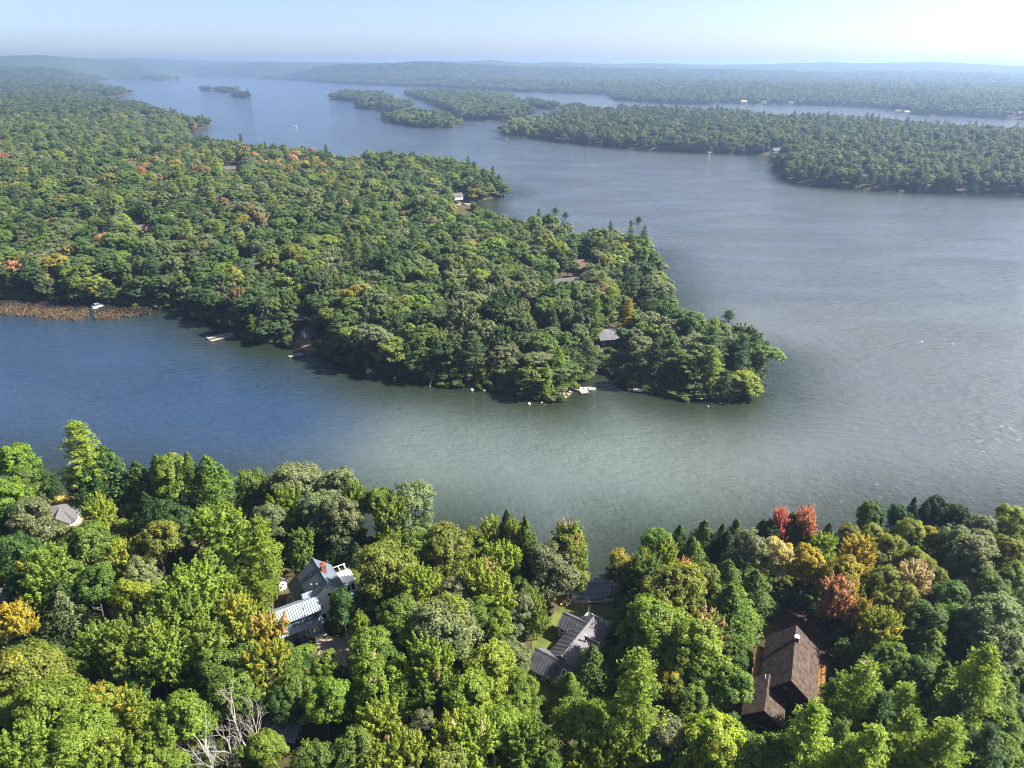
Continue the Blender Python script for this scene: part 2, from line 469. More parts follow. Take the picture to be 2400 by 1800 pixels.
def proto_pine(seed, H=24., Rr=5.0, low=.22, per=11, nl=.72, step=1.15):
    r = np.random.default_rng(seed)
    C = []; T = []; N = []; S = []; cv = []; lv = []; ts = []
    lean = r.normal(0, .35, 2)
    def axis(z): return np.array([lean[0] * z / H, lean[1] * z / H, z])
    ts.append(tube([axis(-.6 if i == 0 else H * i / 6) for i in range(7)], [.34 * (1 - i / 6.6) + .04 for i in range(7)]))
    z = low * H
    while z < H - .3:
        f = (z - low * H) / (H * (1 - low))
        prof = min(1, .55 + 1.6 * f) * (1 - f) ** .62
        nb = r.integers(4, 7)
        a0 = r.uniform(0, 6.28)
        for b in range(nb):
            a = a0 + 6.283 * b / nb + r.uniform(-.35, .35)
            ln = Rr * (prof + .08) * r.uniform(.55, 1.2)
            if r.random() < .10: ln *= 1.25
            d = np.array([math.cos(a), math.sin(a), 0])
            up = r.uniform(.02, .22) + .55 * f * f
            base = axis(z + r.uniform(-.25, .25))
            e = base + d * ln + np.array([0, 0, up * ln])
            ts.append(tube([base, (base + e) / 2 - [0, 0, .05 * ln], e], [.07 * (1 - .6 * f), .05 * (1 - .6 * f), .015], 4))
            npl = max(3, int(ln / .42))
            cb = r.random(); 
            for i in range(npl):
                t = .28 + .74 * (i + r.random() * .6) / npl
                side = np.array([-d[1], d[0], 0]) * r.normal(0, .20) * ln * min(1, 1.25 * t) * .9
                c = base + (e - base) * t + side + [0, 0, r.normal(.05, .10)]
                for q in range(per):
                    o = r.normal(size=3) * [.34, .34, .13]
                    C.append(c + o); tt = norm(d * .7 + [0, 0, .35] + r.normal(0, .55, 3)); T.append(tt)
                    N.append(norm(np.array([0, 0, 1.]) + r.normal(0, .55, 3) + d * .2)); S.append(nl * r.uniform(.7, 1.3)); cv.append(min(1, .55 * cb + .45 * (1 - f))); lv.append(min(1, .30 * cb + .35 * r.random() + .40 * max(0, t - .25)))
        z += step * r.uniform(.75, 1.25) * (1 - .35 * f)
    for q in range(per * 3):
        C.append(axis(H - r.uniform(0, 1.2)) + r.normal(size=3) * [.16, .16, .1]); T.append(norm([r.normal(0, .4), r.normal(0, .4), 1])); N.append(norm(r.normal(size=3))); S.append(nl); cv.append(0); lv.append(r.random())
    V, F = leaf_quads(np.array(C), np.array(N), np.array(S), .5, np.array(T), rng=r)
    return (V, F, np.array(cv), np.array(lv)), join_tubes(ts), H, Rr


def proto_hemlock(seed, H=13., Rr=4.2, n=230, per=34, leaf=.42, power=.8, low=.04):
    r = np.random.default_rng(seed)
    C = []; N = []; cv = []; lv = []; ts = [tube([(0, 0, -.6), (0, 0, H * .5), (0, 0, H * .95)], [.2, .11, .02])]
    lead = [(0., 0., 1.)] + [(r.uniform(-.42, .42) * Rr, r.uniform(-.42, .42) * Rr, r.uniform(.66, .93)) for _ in range(r.integers(1, 4))]
    bulge = r.uniform(0, 6.28, 4)
    for i in range(n):
        lx, ly, lh = lead[0] if r.random() < .6 else lead[r.integers(len(lead))]
        f = ((i + r.random()) / n) ** 1.05
        z = low * H + f * H * (lh - low)
        a = i * 2.399 + r.uniform(-.5, .5)
        out = 1 + .16 * math.sin(2 * a + bulge[0] + 3 * f) + .13 * math.sin(3 * a + bulge[1] - 5 * f)
        ln = Rr * (.62 if lh < 1 else 1) * ((1 - f ** 1.9) ** power) * r.uniform(.66, 1.12) * out * min(1, .78 + 1.0 * f) + .15
        d = np.array([math.cos(a), math.sin(a), 0])
        cb = r.random()
        t = r.beta(2.0, 1.0, per)[:, None]
        wv = r.normal(0, .20, (per, 1)) * ln * (1.05 - t * .5)
        p = np.array([lx * min(1, f * 2), ly * min(1, f * 2), z]) + d * ln * t + np.array([-d[1], d[0], 0]) * wv + np.array([0, 0, 1]) * (.20 * ln * np.sin(t * 3.0) - .20 * ln * t * t + r.normal(0, .15, (per, 1)))
        C.append(p); N.append(norm(d * .6 + np.array([0, 0, .65]) + r.normal(0, .45, (per, 3))))
        cv.append(np.full(per, min(1, .5 * cb + .5 * (1 - f)))); lv.append(.55 * cb + .45 * r.random(per))
    C = np.vstack(C); N = np.vstack(N)
    V, F = leaf_quads(C, N, leaf * r.uniform(.7, 1.3, len(C)), .8, rng=r)
    return (V, F, np.concatenate(cv), np.concatenate(lv)), join_tubes(ts), H, Rr


def proto_dead(seed, H=10., Rr=3.0):
    r = np.random.default_rng(seed); ts = []
    def grow(p, d, ln, rad, lev):
        n = 4; pts = [p]; dd = d.copy()
        for i in range(n):
            dd = norm(dd + r.normal(0, .16, 3) + [0, 0, .06]); pts.append(pts[-1] + dd * ln / n)
        ts.append(tube(pts, [rad * (1 - .7 * i / n) for i in range(n + 1)], 5 if lev < 2 else 4))
        if lev < 3:
            for i in range(int(7 if lev == 0 else 4)):
                t = r.uniform(.25, 1.0); k = min(int(t * n), n - 1); b = pts[k] + (pts[k + 1] - pts[k]) * (t * n - k)
                grow(b, norm(dd * .9 + norm(r.normal(size=3)) * .85 + [0, 0, .25]), ln * r.uniform(.38, .62), rad * .45, lev + 1)
    grow(np.array([0, 0, -.4]), np.array([r.normal(0, .1), r.normal(0, .1), 1.]), H * .72, .155, 0)
    return None, join_tubes(ts), H, Rr


class Proto:
    def __init__(s, kind, data, bark):
        lf, tr, s.H, s.R = data
        s.kind = kind; s.crown = None
        if lf is not None:
            V, F, cv, lv = lf
            s.crown = quad_mesh("crown", V, F, [LEAF], attrs={"clump_value": ('FACE', cv), "leaf_variation": ('FACE', lv)})
        s.trunk = quad_mesh("trunk", tr[0], tr[1], [bark], smooth=True)
        s.lf, s.tr, s.bark = lf, tr, bark

    def joined(s, name):
        V, F, cv, lv = s.lf; tv, tf = s.tr
        me = quad_mesh(name, np.vstack([V, tv]), np.vstack([F, tf + len(V)]), [LEAF, s.bark], np.concatenate([np.zeros(len(F)), np.ones(len(tf))]),
            {"clump_value": ('FACE', np.concatenate([cv, np.ones(len(tf))])), "leaf_variation": ('FACE', np.concatenate([lv, np.zeros(len(tf))]))})
        return bpy.data.objects.new(name, me)


NEARP = {
    'oak': [Proto('broadleaf_tree', proto_broadleaf(100 + i, lobes=8 + i % 4, low=.26), BARK) for i in range(7)],
    'maple': [Proto('maple_tree', proto_broadleaf(200 + i, lobes=8 + i % 3, clumps=155, per=76, leaf=.36, spiky=True, low=.2), BARK) for i in range(6)],
    'birch': [Proto('birch_tree', proto_broadleaf(300 + i, H=13, Rr=3.3, lobes=7, clumps=75, per=55, leaf=.36, low=.3), BIRCH) for i in range(3)],
    'pine': [Proto('pine_tree', proto_pine(400 + i), BARK) for i in range(4)],
    'fir': [Proto('hemlock_tree', proto_hemlock(500 + i), BARK) for i in range(4)],
    'dead': [Proto('dead_tree', proto_dead(600 + i), DEADWOOD) for i in range(4)],
}
MIDP = {
    'oak': [Proto('broadleaf_tree', proto_broadleaf(700 + i, lobes=8 + i % 4, clumps=115, per=46, leaf=.52, low=.16), BARK) for i in range(6)],
    'maple': [Proto('maple_tree', proto_broadleaf(720 + i, lobes=8, clumps=115, per=46, leaf=.50, spiky=True, low=.16), BARK) for i in range(3)],
    'pine': [Proto('pine_tree', proto_pine(740 + i, per=7, nl=.85, step=1.35), BARK) for i in range(4)],
    'fir': [Proto('hemlock_tree', proto_hemlock(760 + i, n=130, per=18, leaf=.6), BARK) for i in range(3)],
}
FARP = {
    'oak': [Proto('f', proto_broadleaf(800 + i, lobes=7, clumps=52, per=9, leaf=1.35, low=.2), BARK) for i in range(4)],
    'pine': [Proto('f', proto_pine(820 + i, per=3, nl=1.5, step=2.0), BARK) for i in range(3)],
    'fir': [Proto('f', proto_hemlock(840 + i, n=60, per=9, leaf=1.2), BARK) for i in range(2)],
}

PAL = dict(
    hemlock=(.034, .072, .024), darkgreen=(.050, .104, .024), pine=(.060, .112, .034), pinelight=(.175, .250, .030), oak=(.082, .140, .034), oakgrey=(.150, .182, .080),
    mid=(.112, .180, .032), bright=(.150, .226, .032), lime=(.205, .262, .034), olive=(.165, .200, .036), mustard=(.275, .250, .032), yellow=(.48, .38, .05),
    pale=(.40, .36, .16), orange=(.44, .25, .12), red=(.46, .18, .13), pink=(.38, .28, .15), brown=(.22, .16, .07))
WORD = dict(hemlock='very dark green', darkgreen='dark green', pine='deep green', pinelight='light green', oak='deep green', oakgrey='grey-green', mid='mid green', bright='bright green',
    lime='lime green', olive='olive green', mustard='mustard-coloured', yellow='yellow', pale='pale yellow', orange='orange', red='red', pink='pinkish', brown='brownish')
NOUN = dict(broadleaf_tree='round-crowned broadleaf tree', maple_tree='spiky-crowned maple', birch_tree='slender birch', pine_tree='layered pine', hemlock_tree='conical evergreen', dead_tree='bare dead tree')
TREES = []          # (root object, kind, colour word, x, y, zone)


def plant(proto, x, y, z, w_, h_, rz, tint, tip=None, share=0.0, colour='', zone='near', lean=(0, 0)):
    root = bpy.data.objects.new(proto.kind, None); COL.objects.link(root)
    root.location = (x, y, z); root.rotation_euler = (lean[0], lean[1], rz)
    s = w_ / (2 * proto.R); root.scale = (s, s, h_ / proto.H)
    root["category"] = "tree"
    t = bpy.data.objects.new("trunk", proto.trunk); COL.objects.link(t); t.parent = root
    if proto.crown is not None:
        c = bpy.data.objects.new("crown", proto.crown); COL.objects.link(c); c.parent = root
        c["tint"] = tuple(float(q) for q in tint); c["tip_tint"] = tuple(float(q) for q in (tip or tint)); c["tip_share"] = float(share) * .7
    TREES.append((root, proto.kind, colour, x, y, zone))
    return root


def jit(c, a=.12):
    f = 1 + random.uniform(-a, a)
    return tuple(q * f * (1 + random.uniform(-.06, .06)) for q in c)


# ------------------------------------------------------------------ ground and water
def fan(az_step, rows, r0=22., r1=19000., half=100.):
    az = np.radians(np.arange(-half, half + .01, az_step)); rr = r0 * (r1 / r0) ** (np.arange(rows) / (rows - 1))
    A, B = np.meshgrid(az, rr); X = B * np.sin(A); Y = B * np.cos(A)
    n, m = A.shape
    i = np.arange(n * m).reshape(n, m)
    F = np.stack([i[:-1, :-1], i[:-1, 1:], i[1:, 1:], i[1:, :-1]], -1).reshape(-1, 4)[:, ::-1]
    return np.stack([X.ravel(), Y.ravel()], -1), F


def ground_material():
    m = bpy.data.materials.new("forest_floor"); m.use_nodes = True
    n = m.node_tree.nodes; l = m.node_tree.links; b = n["Principled BSDF"]
    b.inputs["Roughness"].default_value = .95; b.inputs["Specular IOR Level"].default_value = .1
    tc = n.new("ShaderNodeTexCoord")
    nz = n.new("ShaderNodeTexNoise"); nz.inputs["Scale"].default_value = .35; nz.inputs["Detail"].default_value = 8; nz.inputs["Roughness"].default_value = .65
    l.new(tc.outputs["Object"], nz.inputs["Vector"])
    rp = n.new("ShaderNodeValToRGB"); e = rp.color_ramp.elements
    e[0].position = .35; e[0].color = (.030, .034, .014, 1); e[1].position = .68; e[1].color = (.085, .065, .034, 1)
    l.new(nz.outputs[0], rp.inputs[0])
    # far off, where single trees can no longer be told apart, the ground carries the colour of the tree cover
    nf = n.new("ShaderNodeTexNoise"); nf.inputs["Scale"].default_value = .018; nf.inputs["Detail"].default_value = 10; nf.inputs["Roughness"].default_value = .72
    l.new(tc.outputs["Object"], nf.inputs["Vector"])
    rf = n.new("ShaderNodeValToRGB"); e = rf.color_ramp.elements
    e[0].position = .3; e[0].color = (.016, .034, .016, 1); e[1].position = .72; e[1].color = (.062, .085, .030, 1)
    l.new(nf.outputs[0], rf.inputs[0])
    at = n.new("ShaderNodeAttribute"); at.attribute_name = "tree_cover"
    mx = n.new("ShaderNodeMix"); mx.data_type = 'RGBA'
    l.new(at.outputs["Fac"], mx.inputs[0]); l.new(rp.outputs[0], mx.inputs[6]); l.new(rf.outputs[0], mx.inputs[7])
    l.new(mx.outputs[2], b.inputs["Base Color"])
    bp = n.new("ShaderNodeBump"); bp.inputs["Strength"].default_value = .8; bp.inputs["Distance"].default_value = .35
    l.new(nz.outputs[0], bp.inputs["Height"])
    bf = n.new("ShaderNodeBump"); bf.inputs["Distance"].default_value = 22.0
    l.new(nf.outputs[0], bf.inputs["Height"]); l.new(at.outputs["Fac"], bf.inputs["Strength"])
    l.new(bp.outputs[0], bf.inputs["Normal"]); l.new(bf.outputs[0], b.inputs["Normal"])
    return m


XY, FF = fan(.4, 420)
HZ, DD = land(XY)
RR = np.hypot(XY[:, 0], XY[:, 1])
cover = np.clip((RR - 5200) / 1200, 0, 1)
# tree cover too far off to tell trees apart is a rise of the surface itself
HZ = HZ + np.where(DD > 2, cover * (16 + 7 * RNG.random(len(RR))), 0)
gme = quad_mesh("ground", np.column_stack([XY, HZ]), FF, [ground_material()], attrs={"tree_cover": ('POINT', cover)}, smooth=True)
go = bpy.data.objects.new("ground", gme); COL.objects.link(go)
tag(go, "wooded ground rising from the lake shores to low hills", None, None, "structure")


def water_material():
    m = bpy.data.materials.new("lake_water"); m.use_nodes = True
    n = m.node_tree.nodes; l = m.node_tree.links; b = n["Principled BSDF"]
    b.inputs["IOR"].default_value = 1.55; b.inputs["Specular IOR Level"].default_value = .5
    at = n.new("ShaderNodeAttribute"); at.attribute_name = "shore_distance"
    si = n.new("ShaderNodeAttribute"); si.attribute_name = "sky_sheen"
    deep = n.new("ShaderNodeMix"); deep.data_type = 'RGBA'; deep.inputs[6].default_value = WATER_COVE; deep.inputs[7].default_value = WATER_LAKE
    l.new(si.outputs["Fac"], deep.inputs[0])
    al = n.new("ShaderNodeAttribute"); al.attribute_name = "green_share"
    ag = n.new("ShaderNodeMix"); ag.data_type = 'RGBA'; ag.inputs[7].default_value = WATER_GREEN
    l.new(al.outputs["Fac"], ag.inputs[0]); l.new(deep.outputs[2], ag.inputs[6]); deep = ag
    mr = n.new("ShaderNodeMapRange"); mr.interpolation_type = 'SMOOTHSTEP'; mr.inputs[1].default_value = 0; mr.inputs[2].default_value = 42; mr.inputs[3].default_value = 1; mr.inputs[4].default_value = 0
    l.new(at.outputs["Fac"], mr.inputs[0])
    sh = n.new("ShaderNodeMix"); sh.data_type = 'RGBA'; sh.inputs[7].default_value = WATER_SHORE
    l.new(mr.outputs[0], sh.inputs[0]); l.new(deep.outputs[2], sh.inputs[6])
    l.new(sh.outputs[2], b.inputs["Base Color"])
    tc = n.new("ShaderNodeTexCoord")
    def noise(sx, sy, rot, detail, rough=.5, dist=.0):
        mp = n.new("ShaderNodeMapping"); mp.inputs["Rotation"].default_value = (0, 0, R(rot)); mp.inputs["Scale"].default_value = (sx, sy, 1)
        l.new(tc.outputs["Object"], mp.inputs["Vector"])
        z = n.new("ShaderNodeTexNoise"); z.inputs["Scale"].default_value = 1; z.inputs["Detail"].default_value = detail; z.inputs["Roughness"].default_value = rough; z.inputs["Distortion"].default_value = dist
        l.new(mp.outputs[0], z.inputs["Vector"]); return z
    gust = noise(.012, .028, 12, 4, .55, .6)
    big = noise(.16, .42, 8, 2, .5, .3)
    small = noise(.28, 1.25, -9, 3, .55, .15)
    cross = noise(.85, .30, 34, 2, .5, .2)
    gm = n.new("ShaderNodeMapRange"); gm.inputs[1].default_value = .35; gm.inputs[2].default_value = .65; gm.inputs[3].default_value = .45; gm.inputs[4].default_value = 1.0
    l.new(gust.outputs[0], gm.inputs[0])
    prev = None
    for src, dist in ((big, WAVE[0]), (small, WAVE[1]), (cross, WAVE[2])):
        bp = n.new("ShaderNodeBump"); bp.inputs["Distance"].default_value = dist
        l.new(src.outputs[0], bp.inputs["Height"]); l.new(gm.outputs[0], bp.inputs["Strength"])
        if prev: l.new(prev.outputs[0], bp.inputs["Normal"])
        prev = bp
    l.new(prev.outputs[0], b.inputs["Normal"])
    b.inputs["Roughness"].default_value = .07
    return m


WATER_COVE = (.018, .038, .076, 1)  # blue of the reflected sky put into the base colour
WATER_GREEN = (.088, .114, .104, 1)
WATER_LAKE = (.074, .082, .080, 1)  # brighter sky reflection painted in as a paler base
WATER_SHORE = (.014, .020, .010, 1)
WAVE = (.75, .42, .20)
XW, FW = fan(.8, 230)
_, DW = land(XW)
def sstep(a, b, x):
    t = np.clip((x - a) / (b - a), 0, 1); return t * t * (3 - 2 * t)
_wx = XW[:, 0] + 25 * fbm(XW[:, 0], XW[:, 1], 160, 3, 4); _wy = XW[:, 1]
# sky reflection put into the colour: blue in the cove, pale on the lake
SKY_SHEEN = np.clip(sstep(-115, 75, _wx) * np.where(_wy < 330, 1, 0) + np.where(_wy >= 330, sstep(-500, 350, _wx) * .75 + .15, 0) + .12 * fbm(XW[:, 0], XW[:, 1], 90, 3, 8), 0, 1)
GREEN_SHARE = np.clip(sstep(-85, -5, _wx) * (1 - sstep(15, 95, _wx)) * (1 - sstep(195, 260, _wy)) * (.85 + .25 * fbm(XW[:, 0], XW[:, 1], 70, 3, 12)), 0, 1)  # paler, greener band across the middle of the near water
wme = quad_mesh("water", np.column_stack([XW, np.zeros(len(XW))]), FW, [water_material()], attrs={"shore_distance": ('POINT', np.clip(-DW, 0, 400)), "sky_sheen": ('POINT', SKY_SHEEN), "green_share": ('POINT', GREEN_SHARE)}, smooth=True)
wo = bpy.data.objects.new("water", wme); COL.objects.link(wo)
tag(wo, "rippled grey-blue lake water between wooded shores", None, None, "structure")

# air
hz = MB().box(-20500, 20500, -20500, 20500, -6.5, 160)
hm = bpy.data.materials.new("haze_air"); hm.use_nodes = True
hm.node_tree.nodes.clear()
pv = hm.node_tree.nodes.new("ShaderNodeVolumePrincipled"); ho = hm.node_tree.nodes.new("ShaderNodeOutputMaterial")
pv.inputs["Color"].default_value = (.37, .53, .84, 1); pv.inputs["Density"].default_value = HAZE_DENSITY; pv.inputs["Anisotropy"].default_value = .45
hm.node_tree.links.new(pv.outputs[0], ho.inputs["Volume"])
hazeo = hz.build("haze", hm)
tag(hazeo, "pale blue haze over the far shores and hills", None, None, "stuff")


# ------------------------------------------------------------------ flat sheets that follow the ground
def sheet(name, poly_px, m, label, up=.10, step=.6, is_px=True):
    poly = np.array([G(*p)[:2] for p in poly_px]) if is_px else np.array(poly_px, float)
    lo, hi = poly.min(0), poly.max(0)
    xs = np.arange(lo[0], hi[0] + step, step); ys = np.arange(lo[1], hi[1] + step, step)
    X, Y = np.meshgrid(xs, ys); pts = np.stack([X.ravel(), Y.ravel()], -1)
    ins = (sdf(poly, pts) + .5 * fbm(pts[:, 0], pts[:, 1], 3.5, 2, 9)) > 0
    V = [(x, y, gz(x, y) + up) for x, y in pts]
    i = np.arange(len(pts)).reshape(X.shape)
    F = np.stack([i[:-1, :-1], i[:-1, 1:], i[1:, 1:], i[1:, :-1]], -1).reshape(-1, 4)
    F = F[ins[F].all(1)]
    u, inv = np.unique(F, return_inverse=True)
    me = quad_mesh(name, np.array(V)[u], inv.reshape(-1, 4), [m], smooth=True)
    o = bpy.data.objects.new(name, me); COL.objects.link(o)
    return tag(o, label, None, None, "structure"), poly


LAWN = mat("lawn_grass", (.060, .085, .020), .95, .1, color2=(.115, .125, .030), scale=.5, bump=.6, bscale=9)
LAWNDRY = mat("dry_lawn_grass", (.17, .145, .035), .95, .1, color2=(.25, .20, .055), scale=.4, bump=.5, bscale=9)
GRAVEL = mat("gravel", (.22, .19, .17), .95, .1, var=.25, scale=2.5, bump=.7, bscale=12)
LITTER = mat("leaf_litter", (.035, .026, .020), .95, .1, color2=(.085, .055, .032), scale=.8, bump=.6, bscale=7)
PEBBLE = mat("beach_gravel", (.20, .16, .12), .95, .1, var=.4, scale=1.5, bump=.7, bscale=6)
CLEAR = []
for nm, poly, m, lb in (
    ("lawn", [(92, 1166), (150, 1160), (192, 1166), (198, 1205), (150, 1215), (90, 1200)], LAWNDRY, "sunlit yellowed lawn behind the hip-roofed house"),
    ("driveway", [(742, 1500), (800, 1488), (868, 1474), (892, 1500), (905, 1530), (872, 1562), (800, 1580), (735, 1570)], GRAVEL, "gravel parking area in front of the blue barn"),
    ("lawn", [(1225, 1560), (1245, 1500), (1285, 1445), (1320, 1408), (1360, 1413), (1400, 1416), (1440, 1412), (1450, 1440), (1440, 1480), (1400, 1600), (1330, 1640), (1300, 1680), (1262, 1650), (1240, 1610)], LAWN, "green lawn around the dark-roofed house by the cove"),
    ("beach", [(1330, 1396), (1360, 1404), (1400, 1407), (1436, 1400), (1440, 1412), (1400, 1419), (1360, 1416), (1325, 1408)], PEBBLE, "narrow gravel beach at the head of the cove"),
    ("clearing", [(1770, 1560), (1800, 1470), (1850, 1430), (1915, 1445), (1945, 1520), (1940, 1640), (1850, 1690), (1740, 1690), (1715, 1620)], LITTER, "leaf-strewn shady ground around the brown cabin"),
    ("clearing", [(75, 1465), (190, 1430), (185, 1470), (130, 1500), (90, 1495)], LITTER, "bare brown ground beneath the trees inland"),
    ("path", [(655, 1410), (690, 1385), (720, 1425), (735, 1455), (690, 1450)], GRAVEL, "gravel yard beside the small white privy"),
    ("lawn", [(835, 1340), (850, 1338), (855, 1355), (845, 1372), (832, 1362)], LAWN, "small patch of bright lawn behind the white house")):
    o, pw = sheet(nm, poly, m, lb, up=.16 if nm == "beach" else (.10 if nm != "driveway" else .12))
    CLEAR.append(pw)
_s, pw = sheet("clearing", [(690, 785), (712, 780), (735, 800), (742, 826), (712, 824), (690, 806)], mat("sandy_litter", (.11, .085, .045), .95, .1, color2=(.20, .15, .08), scale=.5, bump=.5, bscale=5), "sandy clearing above the small dock on the wooded point", step=1.0)
CLEAR_FAR = [pw]


# ------------------------------------------------------------------ houses
WHITE = mat("white_clapboard", (.78, .77, .74), .7, .3, var=.05, scale=2)
TRIM = mat("white_trim", (.80, .80, .78), .6, .3)
CANOPY = mat("white_canopy", (.86, .85, .82), .7, .3)
SLATE = mat("blue_grey_metal", (.135, .175, .225), .6, .35, .0, var=.22, scale=.6)
BARNROOF = mat("pale_blue_metal", (.21, .26, .32), .6, .35, .0, var=.08, scale=.6)
BLUEWALL = mat("blue_siding", (.12, .165, .22), .8, .2, var=.15, scale=2)
CHAR = mat("charcoal_metal", (.10, .10, .118), .62, .3, .0, var=.28, scale=.7)
RIBDARK = mat("roof_rib", (.07, .075, .09), .5, .4)
BEIGE = mat("beige_siding", (.44, .41, .35), .8, .2, var=.08, scale=2)
GLASS = mat("window_glass", (.02, .024, .03), .08, .6)
BRICK = mat("red_brick", (.26, .085, .055), .85, .2, var=.35, scale=9)
SHINGLE = mat("brown_shingle", (.034, .026, .022), .92, .15, color2=(.085, .061, .050), scale=1.3, bump=.5, bscale=14)
BROWNWALL = mat("dark_brown_wall", (.050, .032, .024), .9, .1, var=.3, scale=2)
PLANK = mat("weathered_plank", (.25, .23, .20), .85, .2, var=.2, scale=3)
TANPLANK = mat("tan_plank", (.34, .26, .18), .85, .2, var=.2, scale=3)
LEAFY = mat("littered_deck", (.10, .058, .028), .95, .1, color2=(.26, .13, .04), scale=2.2, bump=.5, bscale=9)
GREYROOF = mat("grey_shingle", (.095, .092, .095), .9, .15, var=.2, scale=3, bump=.4, bscale=12)
REDROOF = mat("red_brown_shingle", (.13, .085, .072), .9, .15, var=.2, scale=3)
METALDARK = mat("dark_metal", (.03, .03, .035), .4, .5, .5)
BLACK = mat("black_paint", (.02, .02, .02), .6, .3)
ROCK = mat("granite", (.30, .28, .26), .9, .2, color2=(.48, .46, .43), scale=1.6, bump=.6, bscale=4)
ROCKDARK = mat("wet_granite", (.07, .065, .06), .7, .3, var=.3, scale=1.6, bump=.6, bscale=4)


def axis_frame(pa, pb, z):
    """frame of a ridge seen between two photo pixels at height z: centre, angle, length"""
    a, b = P(*pa, z), P(*pb, z)
    return (a + b) / 2, math.atan2(b[1] - a[1], b[0] - a[0]), float(np.hypot(*(b - a)[:2]))


def window(parent, c, ang, w_, h_, m=TRIM, name="window"):
    f = MB()
    t = .11
    f.box(-w_ / 2 - t, w_ / 2 + t, -.05, .05, -h_ / 2 - t, -h_ / 2); f.box(-w_ / 2 - t, w_ / 2 + t, -.05, .05, h_ / 2, h_ / 2 + t)
    f.box(-w_ / 2 - t, -w_ / 2, -.05, .05, -h_ / 2, h_ / 2); f.box(w_ / 2, w_ / 2 + t, -.05, .05, -h_ / 2, h_ / 2)
    f.box(-w_ / 2, w_ / 2, -.02, .03, -.03, .03)
    o = f.build(name, m, parent); o.location = c; o.rotation_euler = (0, 0, ang)
    g = MB().box(-w_ / 2, w_ / 2, -.03, .012, -h_ / 2, h_ / 2).build("pane", GLASS, o)
    return o


def gable(parent, L0, L1, hw, z0, ze, zr, wm, rm, M=None, over=.3, ribs=0, th=.14, rib_m=RIBDARK, name="roof", wname="wall", ridge_m=None, hwl=None, zel=None):
    """a gabled block: walls and roof as two parts, its ridge along local x from L0 to L1"""
    hl = hw if hwl is None else hwl; zl = ze if zel is None else zel
    W = MB(M); W.prism([(-hl, z0), (hw, z0), (hw, ze), (0, zr - .05), (-hl, zl)], L0, L1)
    wo_ = W.build(wname, wm, parent)
    k = (zr - ze) / hw; kl = (zr - zl) / hl; oo = .35
    Rf = MB(M)
    a0, a1 = L0 - over, L1 + over
    Rf.prism([(0, zr + .04), (-hl - oo, zl - kl * oo + .04), (-hl - oo, zl - kl * oo + .04 + th), (0, zr + .04 + th * 1.2), (hw + oo, ze - k * oo + .04 + th), (hw + oo, ze - k * oo + .04)], a0, a1)
    ro = Rf.build(name, rm, parent)
    if ribs:
        B = MB(M)
        for i in range(ribs + 1):
            x = a0 + .06 + (a1 - a0 - .12) * i / ribs
            for sg, h_, z_, kk in ((1, hw, ze, k), (-1, hl, zl, kl)):
                B.slab((x - .03, 0, zr + .26), (x - .03, sg * (h_ + oo), z_ - kk * oo + .26), (x + .03, sg * (h_ + oo), z_ - kk * oo + .26), (x + .03, 0, zr + .26), .09) if sg < 0 else \
                    B.slab((x + .03, 0, zr + .26), (x + .03, sg * (h_ + oo), z_ - kk * oo + .26), (x - .03, sg * (h_ + oo), z_ - kk * oo + .26), (x - .03, 0, zr + .26), .09)
        B.build("roof_seam", rib_m, ro, kind="stuff")
        C = MB(M); C.prism([(-.16, zr + .14), (.16, zr + .14), (0, zr + .30)], a0, a1); C.build("ridge_cap", ridge_m or rm, ro)
    return wo_, ro


def chimney(parent, x, y, z0, z1, w_=.55, d_=.45, M=None):
    c = MB(M).box(x - w_, x + w_, y - d_, y + d_, z0, z1).build("chimney", BRICK, parent)
    MB(M).box(x - w_ - .08, x + w_ + .08, y - d_ - .08, y + d_ + .08, z1, z1 + .14).build("chimney_cap", BRICK, c)
    for s in (-.22, .22): MB(M).bar((x + s, y, z1 + .14), (x + s, y, z1 + .5), .13, 6).build("chimney_pot", BRICK, c)
    return c


# white two-storey house with blue-grey metal roof
zr = 12.6
o_ = (620, 1280); s_ = 5.925
zp = lambda x, y, o=o_, s=s_: (o[0] + x / s, o[1] + y / s)
c, ang, L = axis_frame(zp(675, 190), zp(865, 515), zr)
g0 = gz(c[0], c[1])
wh = thing("white_house", "white two-storey house with blue-grey metal roof and red brick chimney", "house", (c[0], c[1], g0), ang)
zr -= g0; ze = zr - 2.9
h = L / 2
gable(wh, -h, h, 3.3, 0, ze, zr, WHITE, SLATE, ribs=26)
# the lower wing along the yard side
W = MB().prism([(-5.0, 0), (-3.35, 0), (-3.35, ze - 1.35), (-5.0, ze - 2.75)], -h - 2.0, .6); W.build("wing_wall", WHITE, wh)
wr = MB().prism([(-3.33, ze - 1.12), (-5.45, ze - 2.95), (-5.45, ze - 2.81), (-3.33, ze - .98)], -h - 2.3, .9).build("wing_roof", SLATE, wh)
B = MB()
for i in range(20):
    x = -h - 2.2 + (h + 3.0) * i / 19
    B.slab((x - .03, -3.35, ze - .92), (x - .03, -5.45, ze - 2.74), (x + .03, -5.45, ze - 2.74), (x + .03, -3.35, ze - .92), .07)
B.build("roof_seam", RIBDARK, wr, kind="stuff")
